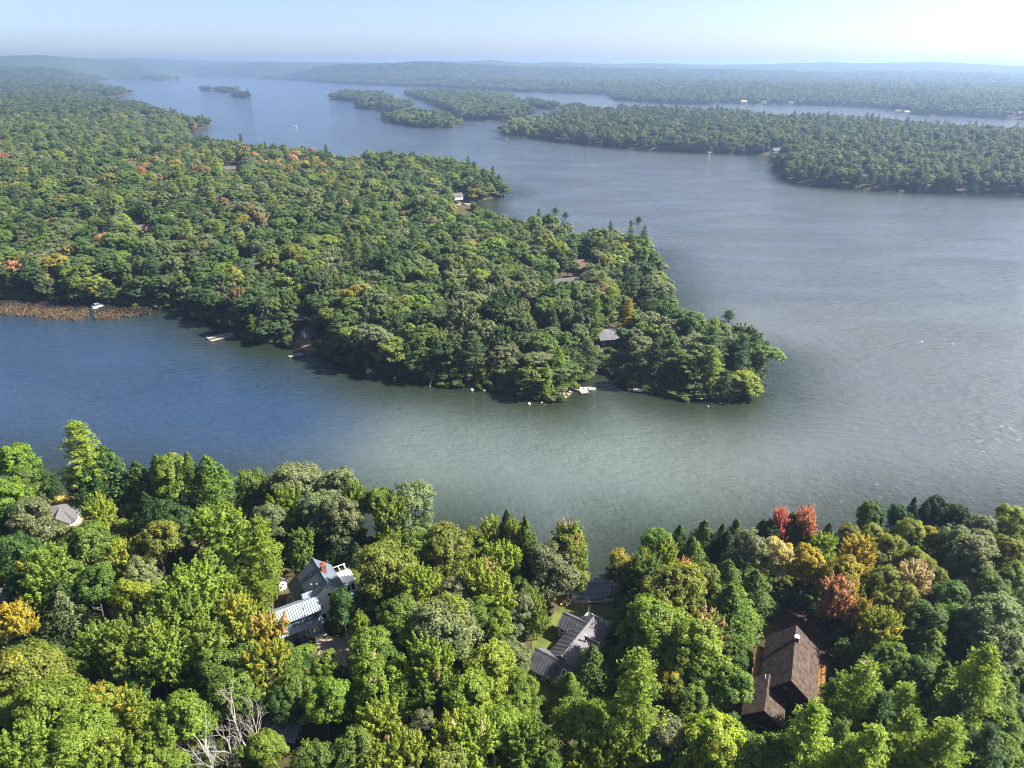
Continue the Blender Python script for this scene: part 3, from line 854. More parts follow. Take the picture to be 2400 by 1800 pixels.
# small cross gable at the near eave
M = Matrix.Translation((h - 1.9, -2.2, 0)) @ Matrix.Rotation(-math.pi / 2, 4, 'Z')
gable(wh, -.3, 2.2, 1.15, ze - 1.8, ze - .35, ze + .75, WHITE, SLATE, M=M, name="dormer_roof", wname="dormer_wall")
chimney(wh, -.1, .75, zr - 1.2, zr + 1.25)
for x, y in ((-1.2, -1.6), (.9, -2.3), (2.3, -1.5)): MB().bar((x, y, zr - 2.2), (x, y, zr - abs(y) * .88 + .55), .08, 6).build("vent_pipe", TRIM, wh)
window(wh, (h + .03, -1.9, 3.9), math.pi / 2, .95, 1.25); window(wh, (h + .03, .15, 6.35), math.pi / 2, .65, .75); window(wh, (h + .03, -1.6, 1.5), math.pi / 2, 1.3, 1.4)
window(wh, (h + .03, 0, zr - 1.0), math.pi / 2, .35, .35, name="vent_window")
MB().box(h - .02, h + .06, -3.3, 3.3, 2.72, 2.80).build("trim_board", TRIM, wh)
for x in (-2.5, .5): window(wh, (x, 3.33, 4.9), 0, .9, 1.2)
# lake-side porch with white canopy, glass doors, deck and rails
po = MB().box(-h + .6, 3.6, 3.32, 7.0, 0, 1.6).build("deck", PLANK, wh)
cn = MB().slab((-h + .9, 3.5, 4.75), (.5, 3.5, 4.75), (.5, 7.0, 4.35), (-h + .9, 7.0, 4.35), .12).build("canopy", CANOPY, wh)
for x in (-h + 1.0, -1.6, .4): MB().box(x - .07, x + .07, 6.8, 6.94, 1.6, 4.25).build("canopy_post", TRIM, wh)
sr = MB().box(-.9, .42, 3.6, 6.7, 1.6, 4.2).build("porch_wall", TRIM, wh)
for y in (4.15, 5.15, 6.15): window(sr, (.44, y, 2.9), math.pi / 2, .75, 1.7, name="glass_door")
rl = MB()
for x0, y0, x1, y1 in ((.6, 7.0, 3.6, 7.0), (3.6, 3.4, 3.6, 7.0)):
    for z in (1.9, 2.25, 2.6): rl.bar((x0, y0, z), (x1, y1, z), .05)
    n_ = 5
    for i in range(n_ + 1): rl.box(x0 + (x1 - x0) * i / n_ - .05, x0 + (x1 - x0) * i / n_ + .05, y0 + (y1 - y0) * i / n_ - .05, y0 + (y1 - y0) * i / n_ + .05, 1.6, 2.7)
rl.build("deck_rail", TRIM, wh)
pg = MB()
for y in (4.0, 5.2, 6.4): pg.box(-h - 1.4, -h + .8, y - .06, y + .06, 4.2, 4.34)
for x in (-h - 1.4, -h + .7):
    pg.box(x - .06, x + .06, 3.6, 6.8, 4.34, 4.46)
    for y in (3.7, 6.7): pg.box(x - .06, x + .06, y - .06, y + .06, 1.0, 4.2)
pg.build("pergola", TRIM, wh)
tb = thing("patio_table", "small blue-topped table standing on the deck of the white house", "table", tuple(wh.matrix_basis @ Vector((2.1, 5.3, 1.6))), ang)
MB().box(-.75, .75, -.5, .5, .70, .76).build("table_top", mat("blue_cloth", (.14, .26, .46), .8), tb)
for x in (-.65, .65):
    for y in (-.4, .4): MB().bar((x, y, 0), (x, y, .7), .04).build("leg", TRIM, tb)
for i, (x, y) in enumerate(((4.9, 6.3), (5.5, 4.9))):
    ch = thing("flower_bed", ("terracotta flower bed beside the deck of the white house", "second terracotta flower bed, the one nearer the driveway")[i], "flower bed", tuple(wh.matrix_basis @ Vector((x, y, 0))), ang)
    MB().box(-.8, .8, -.55, .55, 0, .55).build("planter", mat("terracotta", (.42, .20, .13), .85, var=.2), ch)
    rr_ = np.random.default_rng(4 + i); C_ = np.column_stack([rr_.uniform(-.75, .75, 160), rr_.uniform(-.5, .5, 160), rr_.uniform(.55, .95, 160)])
    v_, f_ = leaf_quads(C_, norm(rr_.normal(size=(160, 3)) + [0, 0, .8]), .28 * np.ones(160), rng=rr_)
    q_ = bpy.data.objects.new("plants", quad_mesh("plants", v_, f_, [mat("flower_leaves", (.10, .12, .04), .8, var=.5, scale=5, color2=(.45, .22, .15))])); COL.objects.link(q_); q_.parent = ch; q_["kind"] = "stuff"

# blue barn
zr = 10.6; ze = 9.5
fr, bk = P(*zp(795, 880), ze), P(*zp(690, 680), ze)
e1 = (fr + bk) / 2; dv = (bk - fr)[:2]; hw = float(np.hypot(*dv)) / 2 - .2
ang = math.atan2(dv[1], dv[0]) - math.pi / 2
ax = np.array([math.cos(ang), math.sin(ang)]); cc = e1[:2] - ax * 4.3
g0 = gz(*cc)
bn = thing("blue_barn", "blue-sided barn with pale seamed metal roof beside the gravel parking area", "barn", (cc[0], cc[1], g0), ang)
zr -= g0; ze -= g0
gable(bn, -4.1, 4.1, hw, 0, ze, zr, BLUEWALL, BARNROOF, ribs=19)
sk = MB().slab((-4.2, -hw - 1.05, 2.95), (4.35, -hw - 1.05, 2.95), (4.35, -hw + .02, 3.55), (-4.2, -hw + .02, 3.55), .12).build("skirt_roof", BARNROOF, bn)
B = MB()
for i in range(20):
    x = -4.15 + 8.45 * i / 19; B.slab((x - .03, -hw - 1.07, 3.02), (x + .03, -hw - 1.07, 3.02), (x + .03, -hw, 3.62), (x - .03, -hw, 3.62), .07)
B.build("roof_seam", RIBDARK, sk, kind="stuff")
for x in (1.25, 2.95): window(bn, (x, -hw - .03, 4.55), math.pi, .62, .95, BLUEWALL)
MB().box(-1.0, 4.12, -hw - .42, -hw, 0, 2.9).build("lower_wall", mat("pale_blue_siding", (.22, .275, .33), .8, .2, var=.15, scale=2), bn)
for x in (1.15, 1.95, 2.75): window(bn, (x, -hw - .46, 1.75), math.pi, .55, .95)
MB().box(-.96, -.82, -hw - .55, -hw - .42, 0, 2.9).build("downspout", BLACK, bn)
MB().box(3.5, 3.95, -hw - .85, -hw - .5, 0, .8).build("utility_box", mat("teal_box", (.04, .14, .14), .6), bn)
MB().box(-1.1, 4.4, -hw - 1.3, -hw - .44, -.15, .10).build("door_step", mat("concrete", (.42, .40, .37), .9, var=.1), bn)
st = MB()
for k in range(5):
    a, b = 2 * math.pi * k / 5 + .3, 2 * math.pi * (k + .5) / 5 + .3
    a2 = a - 2 * math.pi / 10
    st.add([(1.35, 0, 0)] and [(0, 0, .0), (.12 * math.cos(a2), .12 * math.sin(a2), 0), (.34 * math.cos(a), .34 * math.sin(a), 0), (.12 * math.cos(b), .12 * math.sin(b), 0), (0, 0, .06)], [(0, 1, 2, 3), (4, 2, 1), (4, 3, 2)])
so = st.build("roof_star", mat("rust", (.16, .08, .07), .8), bn); so.location = (1.2, -hw * .55, ze + (zr - ze) * .45 + .30); so.rotation_euler = (math.atan2(zr - ze, hw), 0, 0)

# small privy
p = G(*zp(222, 615))
pv_ = thing("privy", "small white privy with a dark heart on its door, by the yard", "shed", (p.x, p.y + .8, p.z), ang + .25)
gable(pv_, -.85, .85, .85, 0, 2.05, 2.75, WHITE, GREYROOF, M=Matrix.Rotation(math.pi / 2, 4, 'Z'), over=.25)
dr = MB().box(-.45, .45, -.93, -.86, .05, 1.95).build("door", TRIM, pv_)
ht = MB(); pts = [(.26 * math.sin(t) ** 3 * 1.1, -.945, 1.45 + .018 * (13 * math.cos(t) - 5 * math.cos(2 * t) - 2 * math.cos(3 * t) - math.cos(4 * t))) for t in np.linspace(0, 6.283, 25)[:-1]]
ht.add(pts + [(x, y + .02, z) for x, y, z in pts], [tuple(range(24))[::-1]] + [(i, (i + 1) % 24, 24 + (i + 1) % 24, 24 + i) for i in range(24)]); ht.build("door_mark", BLACK, dr)

# dark blue car
p = G(*zp(575, 1425)); a = G(*zp(545, 1345)); b = G(*zp(612, 1480)); ca = math.atan2(b.y - a.y, b.x - a.x)
car = thing("parked_car", "dark blue car parked on the gravel beside the yellowing maple", "car", (p.x, p.y, p.z + .14), ca)
CARP = mat("dark_blue_paint", (.018, .03, .055), .25, .6)
bd = MB()
prof = [(-2.25, .35), (2.2, .35), (2.28, .62), (2.15, .86), (1.15, 1.0), (.45, 1.5), (-1.55, 1.55), (-2.15, 1.05), (-2.3, .8)]
k = len(prof)
wid = [.86, .86, .88, .86, .82, .62, .62, .80, .86]
bd.add([(x, -wd, z) for (x, z), wd in zip(prof, wid)] + [(x, wd, z) for (x, z), wd in zip(prof, wid)], [tuple(range(k)), tuple(range(k, 2 * k))[::-1]] + [(i, k + i, k + (i + 1) % k, (i + 1) % k) for i in range(k)])
bd.build("body", CARP, car)
MB().add([(1.10, -.72, 1.05), (1.10, .72, 1.05), (.52, .58, 1.49), (.52, -.58, 1.49), (1.02, -.72, .99), (1.02, .72, .99), (.44, .58, 1.43), (.44, -.58, 1.43)], [(0, 1, 2, 3), (7, 6, 5, 4), (0, 4, 5, 1), (1, 5, 6, 2), (2, 6, 7, 3), (3, 7, 4, 0)]).build("windscreen", GLASS, car)
MB().add([(-2.13, -.70, 1.12), (-1.64, -.58, 1.51), (-1.64, .58, 1.51), (-2.13, .70, 1.12), (-2.05, -.7, 1.08), (-1.58, -.58, 1.46), (-1.58, .58, 1.46), (-2.05, .7, 1.08)], [(3, 2, 1, 0), (4, 5, 6, 7), (0, 1, 5, 4), (1, 2, 6, 5), (2, 3, 7, 6), (3, 0, 4, 7)]).build("rear_window", GLASS, car)
for sg in (-1, 1): MB().add([(.95, sg * .80, 1.06), (.42, sg * .645, 1.44), (-1.5, sg * .645, 1.48), (-1.9, sg * .80, 1.10), (.95, sg * .84, 1.05), (.42, sg * .675, 1.44), (-1.5, sg * .675, 1.48), (-1.9, sg * .84, 1.09)], [(0, 1, 2, 3), (7, 6, 5, 4), (0, 4, 5, 1), (1, 5, 6, 2), (2, 6, 7, 3), (3, 7, 4, 0)]).build("side_window", GLASS, car)
for x in (-1.4, 1.4):
    for y in (-.78, .78):
        wl = MB().bar((x, y - .11, .33), (x, y + .11, .33), .33, 12).build("wheel", BLACK, car)
        MB().bar((x, y - .125, .33), (x, y + .125, .33), .18, 8).build("rim", mat("rim_metal", (.4, .4, .42), .4, .5, .8), wl)
for y in (-.6, .6): MB().box(2.2, 2.27, y - .18, y + .18, .62, .80).build("headlight", CANOPY, car)
for y in (-.68, .68): MB().box(-2.30, -2.22, y - .1, y + .1, .78, .98).build("tail_light", mat("tail_lamp", (.4, .02, .02), .3), car)

# dark-roofed house by the cove
o_ = (1220, 1380); s_ = 1659 / 240
zr = 7.3; c, ang, L = axis_frame(zp(1190, 450, o_, s_), zp(650, 1105, o_, s_), zr); g0 = gz(c[0], c[1])
dh = thing("grey_roofed_house", "beige house with charcoal seamed metal roof and cross gables by the cove", "house", (c[0], c[1], g0), ang)
zr -= g0; ze = zr - 1.95; h = L / 2; hw = 3.1
gable(dh, -h, h - .3, hw, 0, ze, zr, BEIGE, CHAR, ribs=30, ridge_m=GREYROOF)
def cross(x, y0, y1, hw_, zr_, ze_, name, ribs_):
    M = Matrix.Translation((x, 0, 0)) @ Matrix.Rotation(math.pi / 2, 4, 'Z')
    return gable(dh, y0, y1, hw_, 0, ze_, zr_, BEIGE, CHAR, M=M, ribs=ribs_, name=name, wname=name.replace("roof", "wall"))
# local +y of this frame is the right-hand side of the ridge walking inland
SGN = 1
cross(h + .9, -4.6, 4.2, 2.55, zr - .05, ze - .1, "front_roof", 15)
cross(-h + 2.3, -5.3, -.4, 1.95, zr - .25, ze + .1, "side_roof", 8)
cross(-h + 5.2, .4, 3.7, 1.5, zr - .5, ze - .1, "lean_roof", 6)
MB().bar((-.2, 1.5, zr - 1.2), (-.2, 1.5, zr + .75), .13, 8).build("stove_pipe", BLACK, dh)
MB().bar((-.2, 1.5, zr + .75), (-.2, 1.5, zr + .98), .2, 8).build("pipe_cap", TRIM, dh)
MB().bar((2.2, .6, zr - .5), (2.2, .6, zr + .1), .07, 6).build("vent_pipe", TRIM, dh)
xf = h + .9 + 2.55
for y in (-2.4, -.3): window(dh, (xf + .03, y, 1.35), math.pi / 2, 1.15, .75)
for y in (-4.6, -3.7): window(dh, (-h + 2.3 + 1.98, y, ze - .75), math.pi / 2, .65, .6)
for y in (-5.33,): MB().box(-h + 2.3 + 1.92, -h + 2.3 + 2.04, y, y + .14, 0, ze).build("corner_board", TRIM, dh)
MB().box(xf - .08, xf + .05, -4.68, -4.55, 0, ze - .1).build("corner_board", TRIM, dh)
sl = (1.85) / 2.55; tl = math.atan(sl)
for i, y in enumerate((.35, 2.0)):
    f = MB().box(-.62, .62, -.42, .42, -.05, .12).build("skylight", CHAR if i == 0 else TRIM, dh)
    f.location = (h + .9 + 1.35, y, zr - .05 - 1.35 * sl + .28); f.rotation_euler = (0, tl, 0)
    MB().box(-.5, .5, -.31, .31, .10, .135).build("pane", GLASS, f)
dk = MB().box(-h - 3.2, -h - .02, -3.0, 2.4, 0, .75).build("deck", PLANK, dh)
rl = MB()
for (x0, y0), (x1, y1) in (((-h - 3.1, -2.95), (-h - 3.1, 2.35)), ((-h - 3.1, -2.95), (-h - .4, -2.95))):
    for z in (1.25, 1.8): rl.bar((x0, y0, z), (x1, y1, z), .06)
    for i in range(6): rl.box(x0 + (x1 - x0) * i / 5 - .06, x0 + (x1 - x0) * i / 5 + .06, y0 + (y1 - y0) * i / 5 - .06, y0 + (y1 - y0) * i / 5 + .06, .75, 1.9)
rl.build("deck_rail", TRIM, dh)
p = G(*zp(1102, 428, o_, s_))
um = thing("parasol", "closed white parasol standing behind the grey-roofed house", "parasol", (p.x, p.y, p.z))
MB().bar((0, 0, 0), (0, 0, 2.6), .035, 6).build("pole", PLANK, um)
MB().bar((0, 0, 1.0), (0, 0, 2.55), .26, 8, .05).build("canopy", CANOPY, um)
MB().bar((0, 0, 0), (0, 0, .12), .35, 10).build("base", METALDARK, um)


def kayak(name, label, pa, pb, m, sit):
    a, b = G(*pa), G(*pb); d = b - a; ln = max(d.xy.length, 2.4)
    t = thing(name, label, "kayak", ((a.x + b.x) / 2, (a.y + b.y) / 2, max(a.z, b.z) + .20), math.atan2(d.y, d.x), "kayaks on the lawn")
    V = []; n, k = 13, 8
    for i in range(n):
        u = -1 + 2 * i / (n - 1); wd = .42 * max(0.03, (1 - abs(u) ** 2.2)); up = .16 * u * u
        for j in range(k):
            th = 2 * math.pi * j / k; V.append((u * ln / 2, wd * math.cos(th), up + (.17 if math.sin(th) > 0 else .20) * math.sin(th) * max(.15, 1 - abs(u) ** 3)))
    F = [(i * k + j, i * k + (j + 1) % k, (i + 1) * k + (j + 1) % k, (i + 1) * k + j) for i in range(n - 1) for j in range(k)] + [tuple(range(k))[::-1], tuple(range((n - 1) * k, n * k))]
    MB().add(V, F).build("hull", m, t, True)
    for x in sit:
        sb = MB(); sb.add([(x + .42 * math.cos(q), .24 * math.sin(q), .185) for q in np.linspace(0, 6.283, 13)[:-1]] + [(x + .42 * math.cos(q), .24 * math.sin(q), .15) for q in np.linspace(0, 6.283, 13)[:-1]], [tuple(range(12))] + [(i, 12 + i, 12 + (i + 1) % 12, (i + 1) % 12) for i in range(12)])
        sb.build("cockpit", BLACK, t)


kayak("kayak", "yellow kayak lying on the lawn above the little beach", zp(640, 285, o_, s_), zp(755, 195, o_, s_), mat("yellow_plastic", (.62, .40, .03), .4, .5), (-.35, .6))
kayak("kayak", "white kayak lying beside the yellow one on the lawn", zp(735, 300, o_, s_), zp(815, 200, o_, s_), mat("white_plastic", (.72, .66, .52), .4, .5), (.1,))
lg = MB(); a, b = G(*zp(985, 215, o_, s_)), G(*zp(1430, 228, o_, s_)); lg.bar((a.x, a.y, a.z + .15), (b.x, b.y, b.z + .15), .14, 6, .10)
tag(lg.build("log", DEADWOOD), "long pale driftwood log lying along the top of the beach", "log")

# brown cabin
o_ = (1700, 1440); s_ = 5.53
zr = 12.6; c, ang, L = axis_frame(zp(915, 165, o_, s_), zp(850, 885, o_, s_), zr); g0 = gz(c[0], c[1])
bc = thing("brown_cabin", "brown-shingled gabled cabin with littered side decks deep in shade", "cabin", (c[0], c[1], g0), ang)
zr -= g0; ze = zr - 3.9; h = L / 2
gable(bc, -h + .3, h - .8, 4.2, 0, ze, zr, BROWNWALL, SHINGLE, over=.6, th=.2)
tr_ = MB()
for sg in (-1, 1): tr_.slab((h - .24, 0, zr + .30), (h - .24, sg * 4.6, ze - .1), (h - .12, sg * 4.6, ze - .1), (h - .12, 0, zr + .30), .25) if sg < 0 else tr_.slab((h - .12, 0, zr + .30), (h - .12, sg * 4.6, ze - .1), (h - .24, sg * 4.6, ze - .1), (h - .24, 0, zr + .30), .25)
tr_.build("barge_board", BROWNWALL, bc)
window(bc, (h - .77, -.5, zr - 2.2), math.pi / 2, 1.0, .7, BROWNWALL)
window(bc, (h - .77, 1.6, 1.6), math.pi / 2, 1.2, 1.1, PLANK)
cx_ = -h + 3.4
ct = MB().box(cx_ - .35, cx_ + .35, -.05, .6, zr - .5, zr + .8).build("chimney", METALDARK, bc)
MB().box(cx_ - .44, cx_ + .44, -.12, .7, zr + .8, zr + .95).build("chimney_cap", TRIM, ct)
MB().box(cx_ - .38, cx_ + .38, -.12, -.06, zr - .2, zr + .6).build("flashing", TRIM, ct)
for sg, m, nm in ((-1, LEAFY, "side_deck"), (1, LEAFY, "side_deck")):
    d_ = MB().box(-h + 1.4, h - 2.6, min(sg * 4.5, sg * 6.0), max(sg * 4.5, sg * 6.0), ze - 1.5, ze - 1.35).build(nm, m, bc)
    q_ = MB()
    for i in range(5): q_.box(-h + 1.5 + i * (L - 4.2) / 4 - .08, -h + 1.5 + i * (L - 4.2) / 4 + .08, sg * 5.85 - .08, sg * 5.85 + .08, -.5, ze - .7)
    q_.bar((-h + 1.5, sg * 5.85, ze - .7), (h - 2.7, sg * 5.85, ze - .7), .06); q_.build("deck_rail", BROWNWALL, d_)
zr2 = 10.0; c2, a2, L2 = axis_frame(zp(560, 810, o_, s_), zp(500, 1275, o_, s_), zr2)
M = bc.matrix_basis.inverted() @ Matrix.Translation((c2[0], c2[1], g0)) @ Matrix.Rotation(a2, 4, 'Z')
zr2 -= g0; h2 = L2 / 2
gable(bc, -h2, h2 - .7, 2.95, 0, zr2 - 2.2, zr2, BROWNWALL, SHINGLE, M=M, over=.5, th=.2, name="garage_roof", wname="garage_wall")
gd_ = MB(M).box(h2 - .72, h2 - .64, -1.9, 1.2, 0, 2.1).build("garage_door", BLACK, bc)
MB(M).box(h2 - .70, h2 - .60, -2.0, 1.3, 2.1, 2.22).build("door_trim", PLANK, gd_)
MB(M).bar((-h2 + .5, -.55, zr2 - .3), (-h2 + .5, -.55, zr2 + .7), .09, 6).build("vent_pipe", TRIM, bc)


def hip_house(name, label, cat, cpx, z, ang, L, W_, ze, zr, wm, rm):
    c = P(*cpx, z); g0 = gz(c[0], c[1])
    t = thing(name, label, cat, (c[0], c[1], g0), ang)
    MB().box(-L / 2, L / 2, -W_ / 2, W_ / 2, 0, ze).build("wall", wm, t)
    l, w_, k = L / 2 + .5, W_ / 2 + .5, (L - W_) / 2
    MB().add([(-l, -w_, ze), (l, -w_, ze), (l, w_, ze), (-l, w_, ze), (-k, 0, zr), (k, 0, zr), (-l, -w_, ze - .15), (l, -w_, ze - .15), (l, w_, ze - .15), (-l, w_, ze - .15)],
        [(0, 1, 5, 4), (1, 2, 5), (2, 3, 4, 5), (3, 0, 4), (9, 8, 7, 6), (0, 6, 7, 1), (1, 7, 8, 2), (2, 8, 9, 3), (3, 9, 6, 0)]).build("roof", rm, t)
    return t


hp = hip_house("hip_roofed_house", "house with grey hipped roof half hidden by trees below the dry lawn", "house", (118, 1196), 7.0, .35, 11, 8, 3.0, 5.4, WHITE, GREYROOF)
gable(hp, -1.5, 3.4, 2.4, 0, 3.0, 4.9, WHITE, GREYROOF, M=Matrix.Translation((2.2, -2.0, 0)) @ Matrix.Rotation(-math.pi / 2, 4, 'Z'), name="porch_roof", wname="porch_wall")
for x in (-3.5, -1.5): window(hp, (x, -4.03, 1.6), 0, .9, 1.1)
q_ = MB().box(5.5, 8.2, -3.5, .5, 0, .9).build("deck", TANPLANK, hp); rl = MB()
for z in (1.3, 1.7): rl.bar((5.6, -3.4, z), (8.1, -3.4, z), .05); rl.bar((8.1, -3.4, z), (8.1, .4, z), .05)
for x, y in ((5.6, -3.4), (6.8, -3.4), (8.1, -3.4), (8.1, -1.5), (8.1, .4)): rl.box(x - .05, x + .05, y - .05, y + .05, .9, 1.8)
rl.build("deck_rail", mat("red_brown_rail", (.22, .09, .07), .8), q_)


def small_house(name, label, cat, cpx, up, ang, L, W_, ze, zr, wm, rm, ribs=0, chim=False, over=.4):
    p = G(*cpx, up) if cpx[1] > 500 else Vector(P(*cpx, up + 3)); p.z = min(p.z, 4.0) if cpx[1] < 500 else p.z; t = thing(name, label, cat, (p.x, p.y, p.z - .3), ang)
    gable(t, -L / 2, L / 2, W_ / 2, 0, ze, zr, wm, rm, over=over, ribs=ribs)
    for x in np.arange(-L / 2 + 1.2, L / 2 - .6, 2.2):
        window(t, (x, -W_ / 2 - .03, ze * .55), 0, .9, 1.1); window(t, (x, W_ / 2 + .03, ze * .55), 0, .9, 1.1)
    window(t, (L / 2 + .03, 0, ze * .6), math.pi / 2, 1.0, 1.2)
    d_ = MB().box(-L / 2 - .06, -L / 2, -.45, .45, .1, 2.1).build("door", TRIM, t)
    if chim: chimney(t, L * .1, .6, zr - .8, zr + .9, .4, .35)
    return t


t = small_house("brown_roofed_house", "brown-roofed house almost hidden by trees near the shore", "house", (447, 1264), 5.0, 1.0, 9, 6.4, 3.0, 5.4, BROWNWALL, REDROOF)
MB().bar((.5, 1.2, 4.3), (.5, 1.2, 5.5), .14, 8).build("vent_pipe", PLANK, t)
t = small_house("tan_gabled_house", "house with grey roof and tan gable at the frame edge", "house", (-10, 1385), 5.0, .25, 9, 6, 3.2, 5.6, TANPLANK, GREYROOF)
t = small_house("garden_shed", "grey-blue roofed shed under trees beside the bare dead trees", "shed", (664, 1702), 2.4, -.15, 5.2, 4.0, 2.2, 3.0, BROWNWALL, SLATE, ribs=10)
p = G(46, 1398)
bt = thing("covered_boat", "boat under a crumpled white tarpaulin by the tan-gabled house", "boat", (p.x, p.y, p.z + .1), .5)
V = []; n, k = 11, 8
for i in range(n):
    u = -1 + 2 * i / (n - 1); wd = 1.0 * max(.08, 1 - max(u, 0) ** 2.2 * .95)
    for j in range(k):
        th = 2 * math.pi * j / k; V.append((u * 2.6, wd * math.cos(th), .8 + (.55 if math.sin(th) > 0 else .6) * math.sin(th) * (.7 + .3 * wd)))
F = [(i * k + j, i * k + (j + 1) % k, (i + 1) * k + (j + 1) % k, (i + 1) * k + j) for i in range(n - 1) for j in range(k)] + [tuple(range(k))[::-1], tuple(range((n - 1) * k, n * k))]
MB().add(V, F).build("tarpaulin", mat("tarpaulin", (.68, .70, .74), .6, .3, var=.2, scale=2, bump=.8, bscale=4), bt, True)
MB().box(-2.0, 1.5, -.5, .5, 0, .3).build("trailer", METALDARK, bt)

# houses on the wooded point and far shores
FARH = [("weathered_cabin", "grey cabin with pale gable beside the clearing on the point", "cabin", (722, 770), 3.0, 1.1, 5, 4, 2.4, 3.8, PLANK, GREYROOF),
    ("grey_roofed_cabin", "grey-roofed cabin among dark trees on the lake side of the point", "cabin", (1321, 654), 6, .3, 15, 10, 3.4, 6.6, BROWNWALL, GREYROOF),
    ("brown_roofed_cabin", "brown-roofed cabin farther back among the pines of the point", "cabin", (1371, 609), 6, .1, 14, 9, 3.2, 6.4, BROWNWALL, REDROOF),
    ("dark_roofed_cabin", "dark-roofed cabin deep in the trees behind the small inlet", "cabin", (1433, 771), 5.5, .2, 11, 8, 3, 5.8, BROWNWALL, CHAR),
    ("tan_boathouse", "low tan boathouse at the head of the small inlet", "boathouse", (1424, 822), 3, .2, 7, 5, 2.4, 3.8, TANPLANK, GREYROOF),
    ("red_roofed_house", "long house with faded red roof deep in the western woods", "house", (331, 526), 6.0, .25, 18, 9, 3.2, 6.0, BEIGE, REDROOF),
    ("white_farmhouse", "small white house standing alone in the distant autumn woods", "house", (539, 390), 6.5, .3, 11, 7, 3.4, 6, WHITE, GREYROOF),
    ("brown_lake_house", "brown-roofed house above the third wooded point", "house", (333, 270), 6.5, .2, 20, 11, 4, 7, BROWNWALL, REDROOF),
    ("beach_cottage", "pale blue cottage at the little beach with moored boats", "cottage", (1071, 459), 3.5, .6, 8, 6, 3, 5, mat("pale_blue_wall", (.45, .52, .58), .8), GREYROOF),
    ("white_lakeside_house", "white house tucked in the trees between the eastern headlands", "house", (1819, 352), 5, .4, 12, 8, 4, 7, BEIGE, GREYROOF),
    ("white_resort_house", "large white building on the far north-western shore", "house", (275, 181), 6, 0, 30, 14, 7, 11, BEIGE, BEIGE),
    ("white_boathouse", "white boathouse at the end of the far eastern spit", "boathouse", (2104, 260), 5, .1, 13, 8, 4, 7, BEIGE, GREYROOF),
    ("white_summer_house", "smaller white house just east of the spit boathouse", "house", (2125, 262), 5, .1, 11, 7, 4, 6.5, BEIGE, BEIGE),
    ("red_summer_house", "red house on the far eastern shore at the frame edge", "house", (2393, 267), 6, .1, 16, 11, 6, 10, mat("red_wall", (.35, .06, .05), .8), REDROOF),
    ("pale_summer_house", "pale house on the far shore beyond the eastern channel", "house", (1743, 239), 4, .1, 16, 10, 5, 8, BEIGE, BEIGE),
    ("beige_summer_house", "beige house on the far shore farther along the channel", "house", (1790, 240.5), 4, .1, 14, 10, 5, 8, BEIGE, GREYROOF),
    ("grey_summer_house", "grey-roofed house on the far channel shore nearest the spit", "house", (1853, 242), 4, .1, 14, 10, 5, 8, BEIGE, GREYROOF)]
for a in FARH: small_house(*a)


# ------------------------------------------------------------------ docks, boats, rafts
def dock(label, pa, pb, w_, m=PLANK, z=.45, name="dock", group=None):
    a, b = P(*pa, z), P(*pb, z); d = b - a; ln = float(np.hypot(d[0], d[1]))
    t = thing(name, label, "dock", (a[0], a[1], 0), math.atan2(d[1], d[0]), group)
    dm = MB(); n = max(4, int(ln / .6))
    for i in range(n): dm.box(ln * i / n + .02, ln * (i + 1) / n - .02, -w_ / 2, w_ / 2, z - .08, z + .012 * math.sin(i * 2.1))
    q = dm.build("deck_planks", m, t, kind="stuff")
    MB().box(0, ln, -w_ / 2 - .06, -w_ / 2, z - .22, z + .02).build("side_beam", m, t); MB().box(0, ln, w_ / 2, w_ / 2 + .06, z - .22, z + .02).build("side_beam", m, t)
    for i in range(max(2, int(ln / 4) + 1)):
        for y in (-w_ / 2 - .12, w_ / 2 + .12): MB().bar((.3 + (ln - .6) * i / max(1, int(ln / 4)), y, -1.6), (.3 + (ln - .6) * i / max(1, int(ln / 4)), y, z + .5), .06, 6).build("post", DEADWOOD, t)
    return t


def boat(label, px, ang, ln, m, cover=None, cat="boat", name="motorboat", seat=True, z=0.0):
    p = P(*px, .3); t = thing(name, label, cat, (p[0], p[1], z), ang)
    V = []; n = 11
    for i in range(n):
        u = i / (n - 1); wd = ln * .19 * (1 - max(0, (u - .45) / .55) ** 2.2 * .97); sh = .55 + .25 * u * u
        V += [(ln * (u - .5), -wd, sh), (ln * (u - .5), -wd * .72, -.15 + .3 * u ** 4), (ln * (u - .5), wd * .72, -.15 + .3 * u ** 4), (ln * (u - .5), wd, sh), (ln * (u - .5), wd * .86, sh), (ln * (u - .5), wd * .66, .12 + .3 * u ** 4), (ln * (u - .5), -wd * .66, .12 + .3 * u ** 4), (ln * (u - .5), -wd * .86, sh)]
    F = [(i * 8 + j, (i + 1) * 8 + j, (i + 1) * 8 + (j + 1) % 8, i * 8 + (j + 1) % 8) for i in range(n - 1) for j in range(8)] + [tuple(range(8)), tuple(range((n - 1) * 8, n * 8))[::-1]]
    MB().add(V, F).build("hull", m, t)
    for x in (-.22, .05): MB().box(ln * x - .18, ln * x + .18, -ln * .13, ln * .13, .28, .48).build("seat", cover or PLANK, t)
    MB().box(-ln * .5 - .35, -ln * .5 + .02, -.18, .18, .2, 1.05).build("outboard_motor", METALDARK, t)
    return t


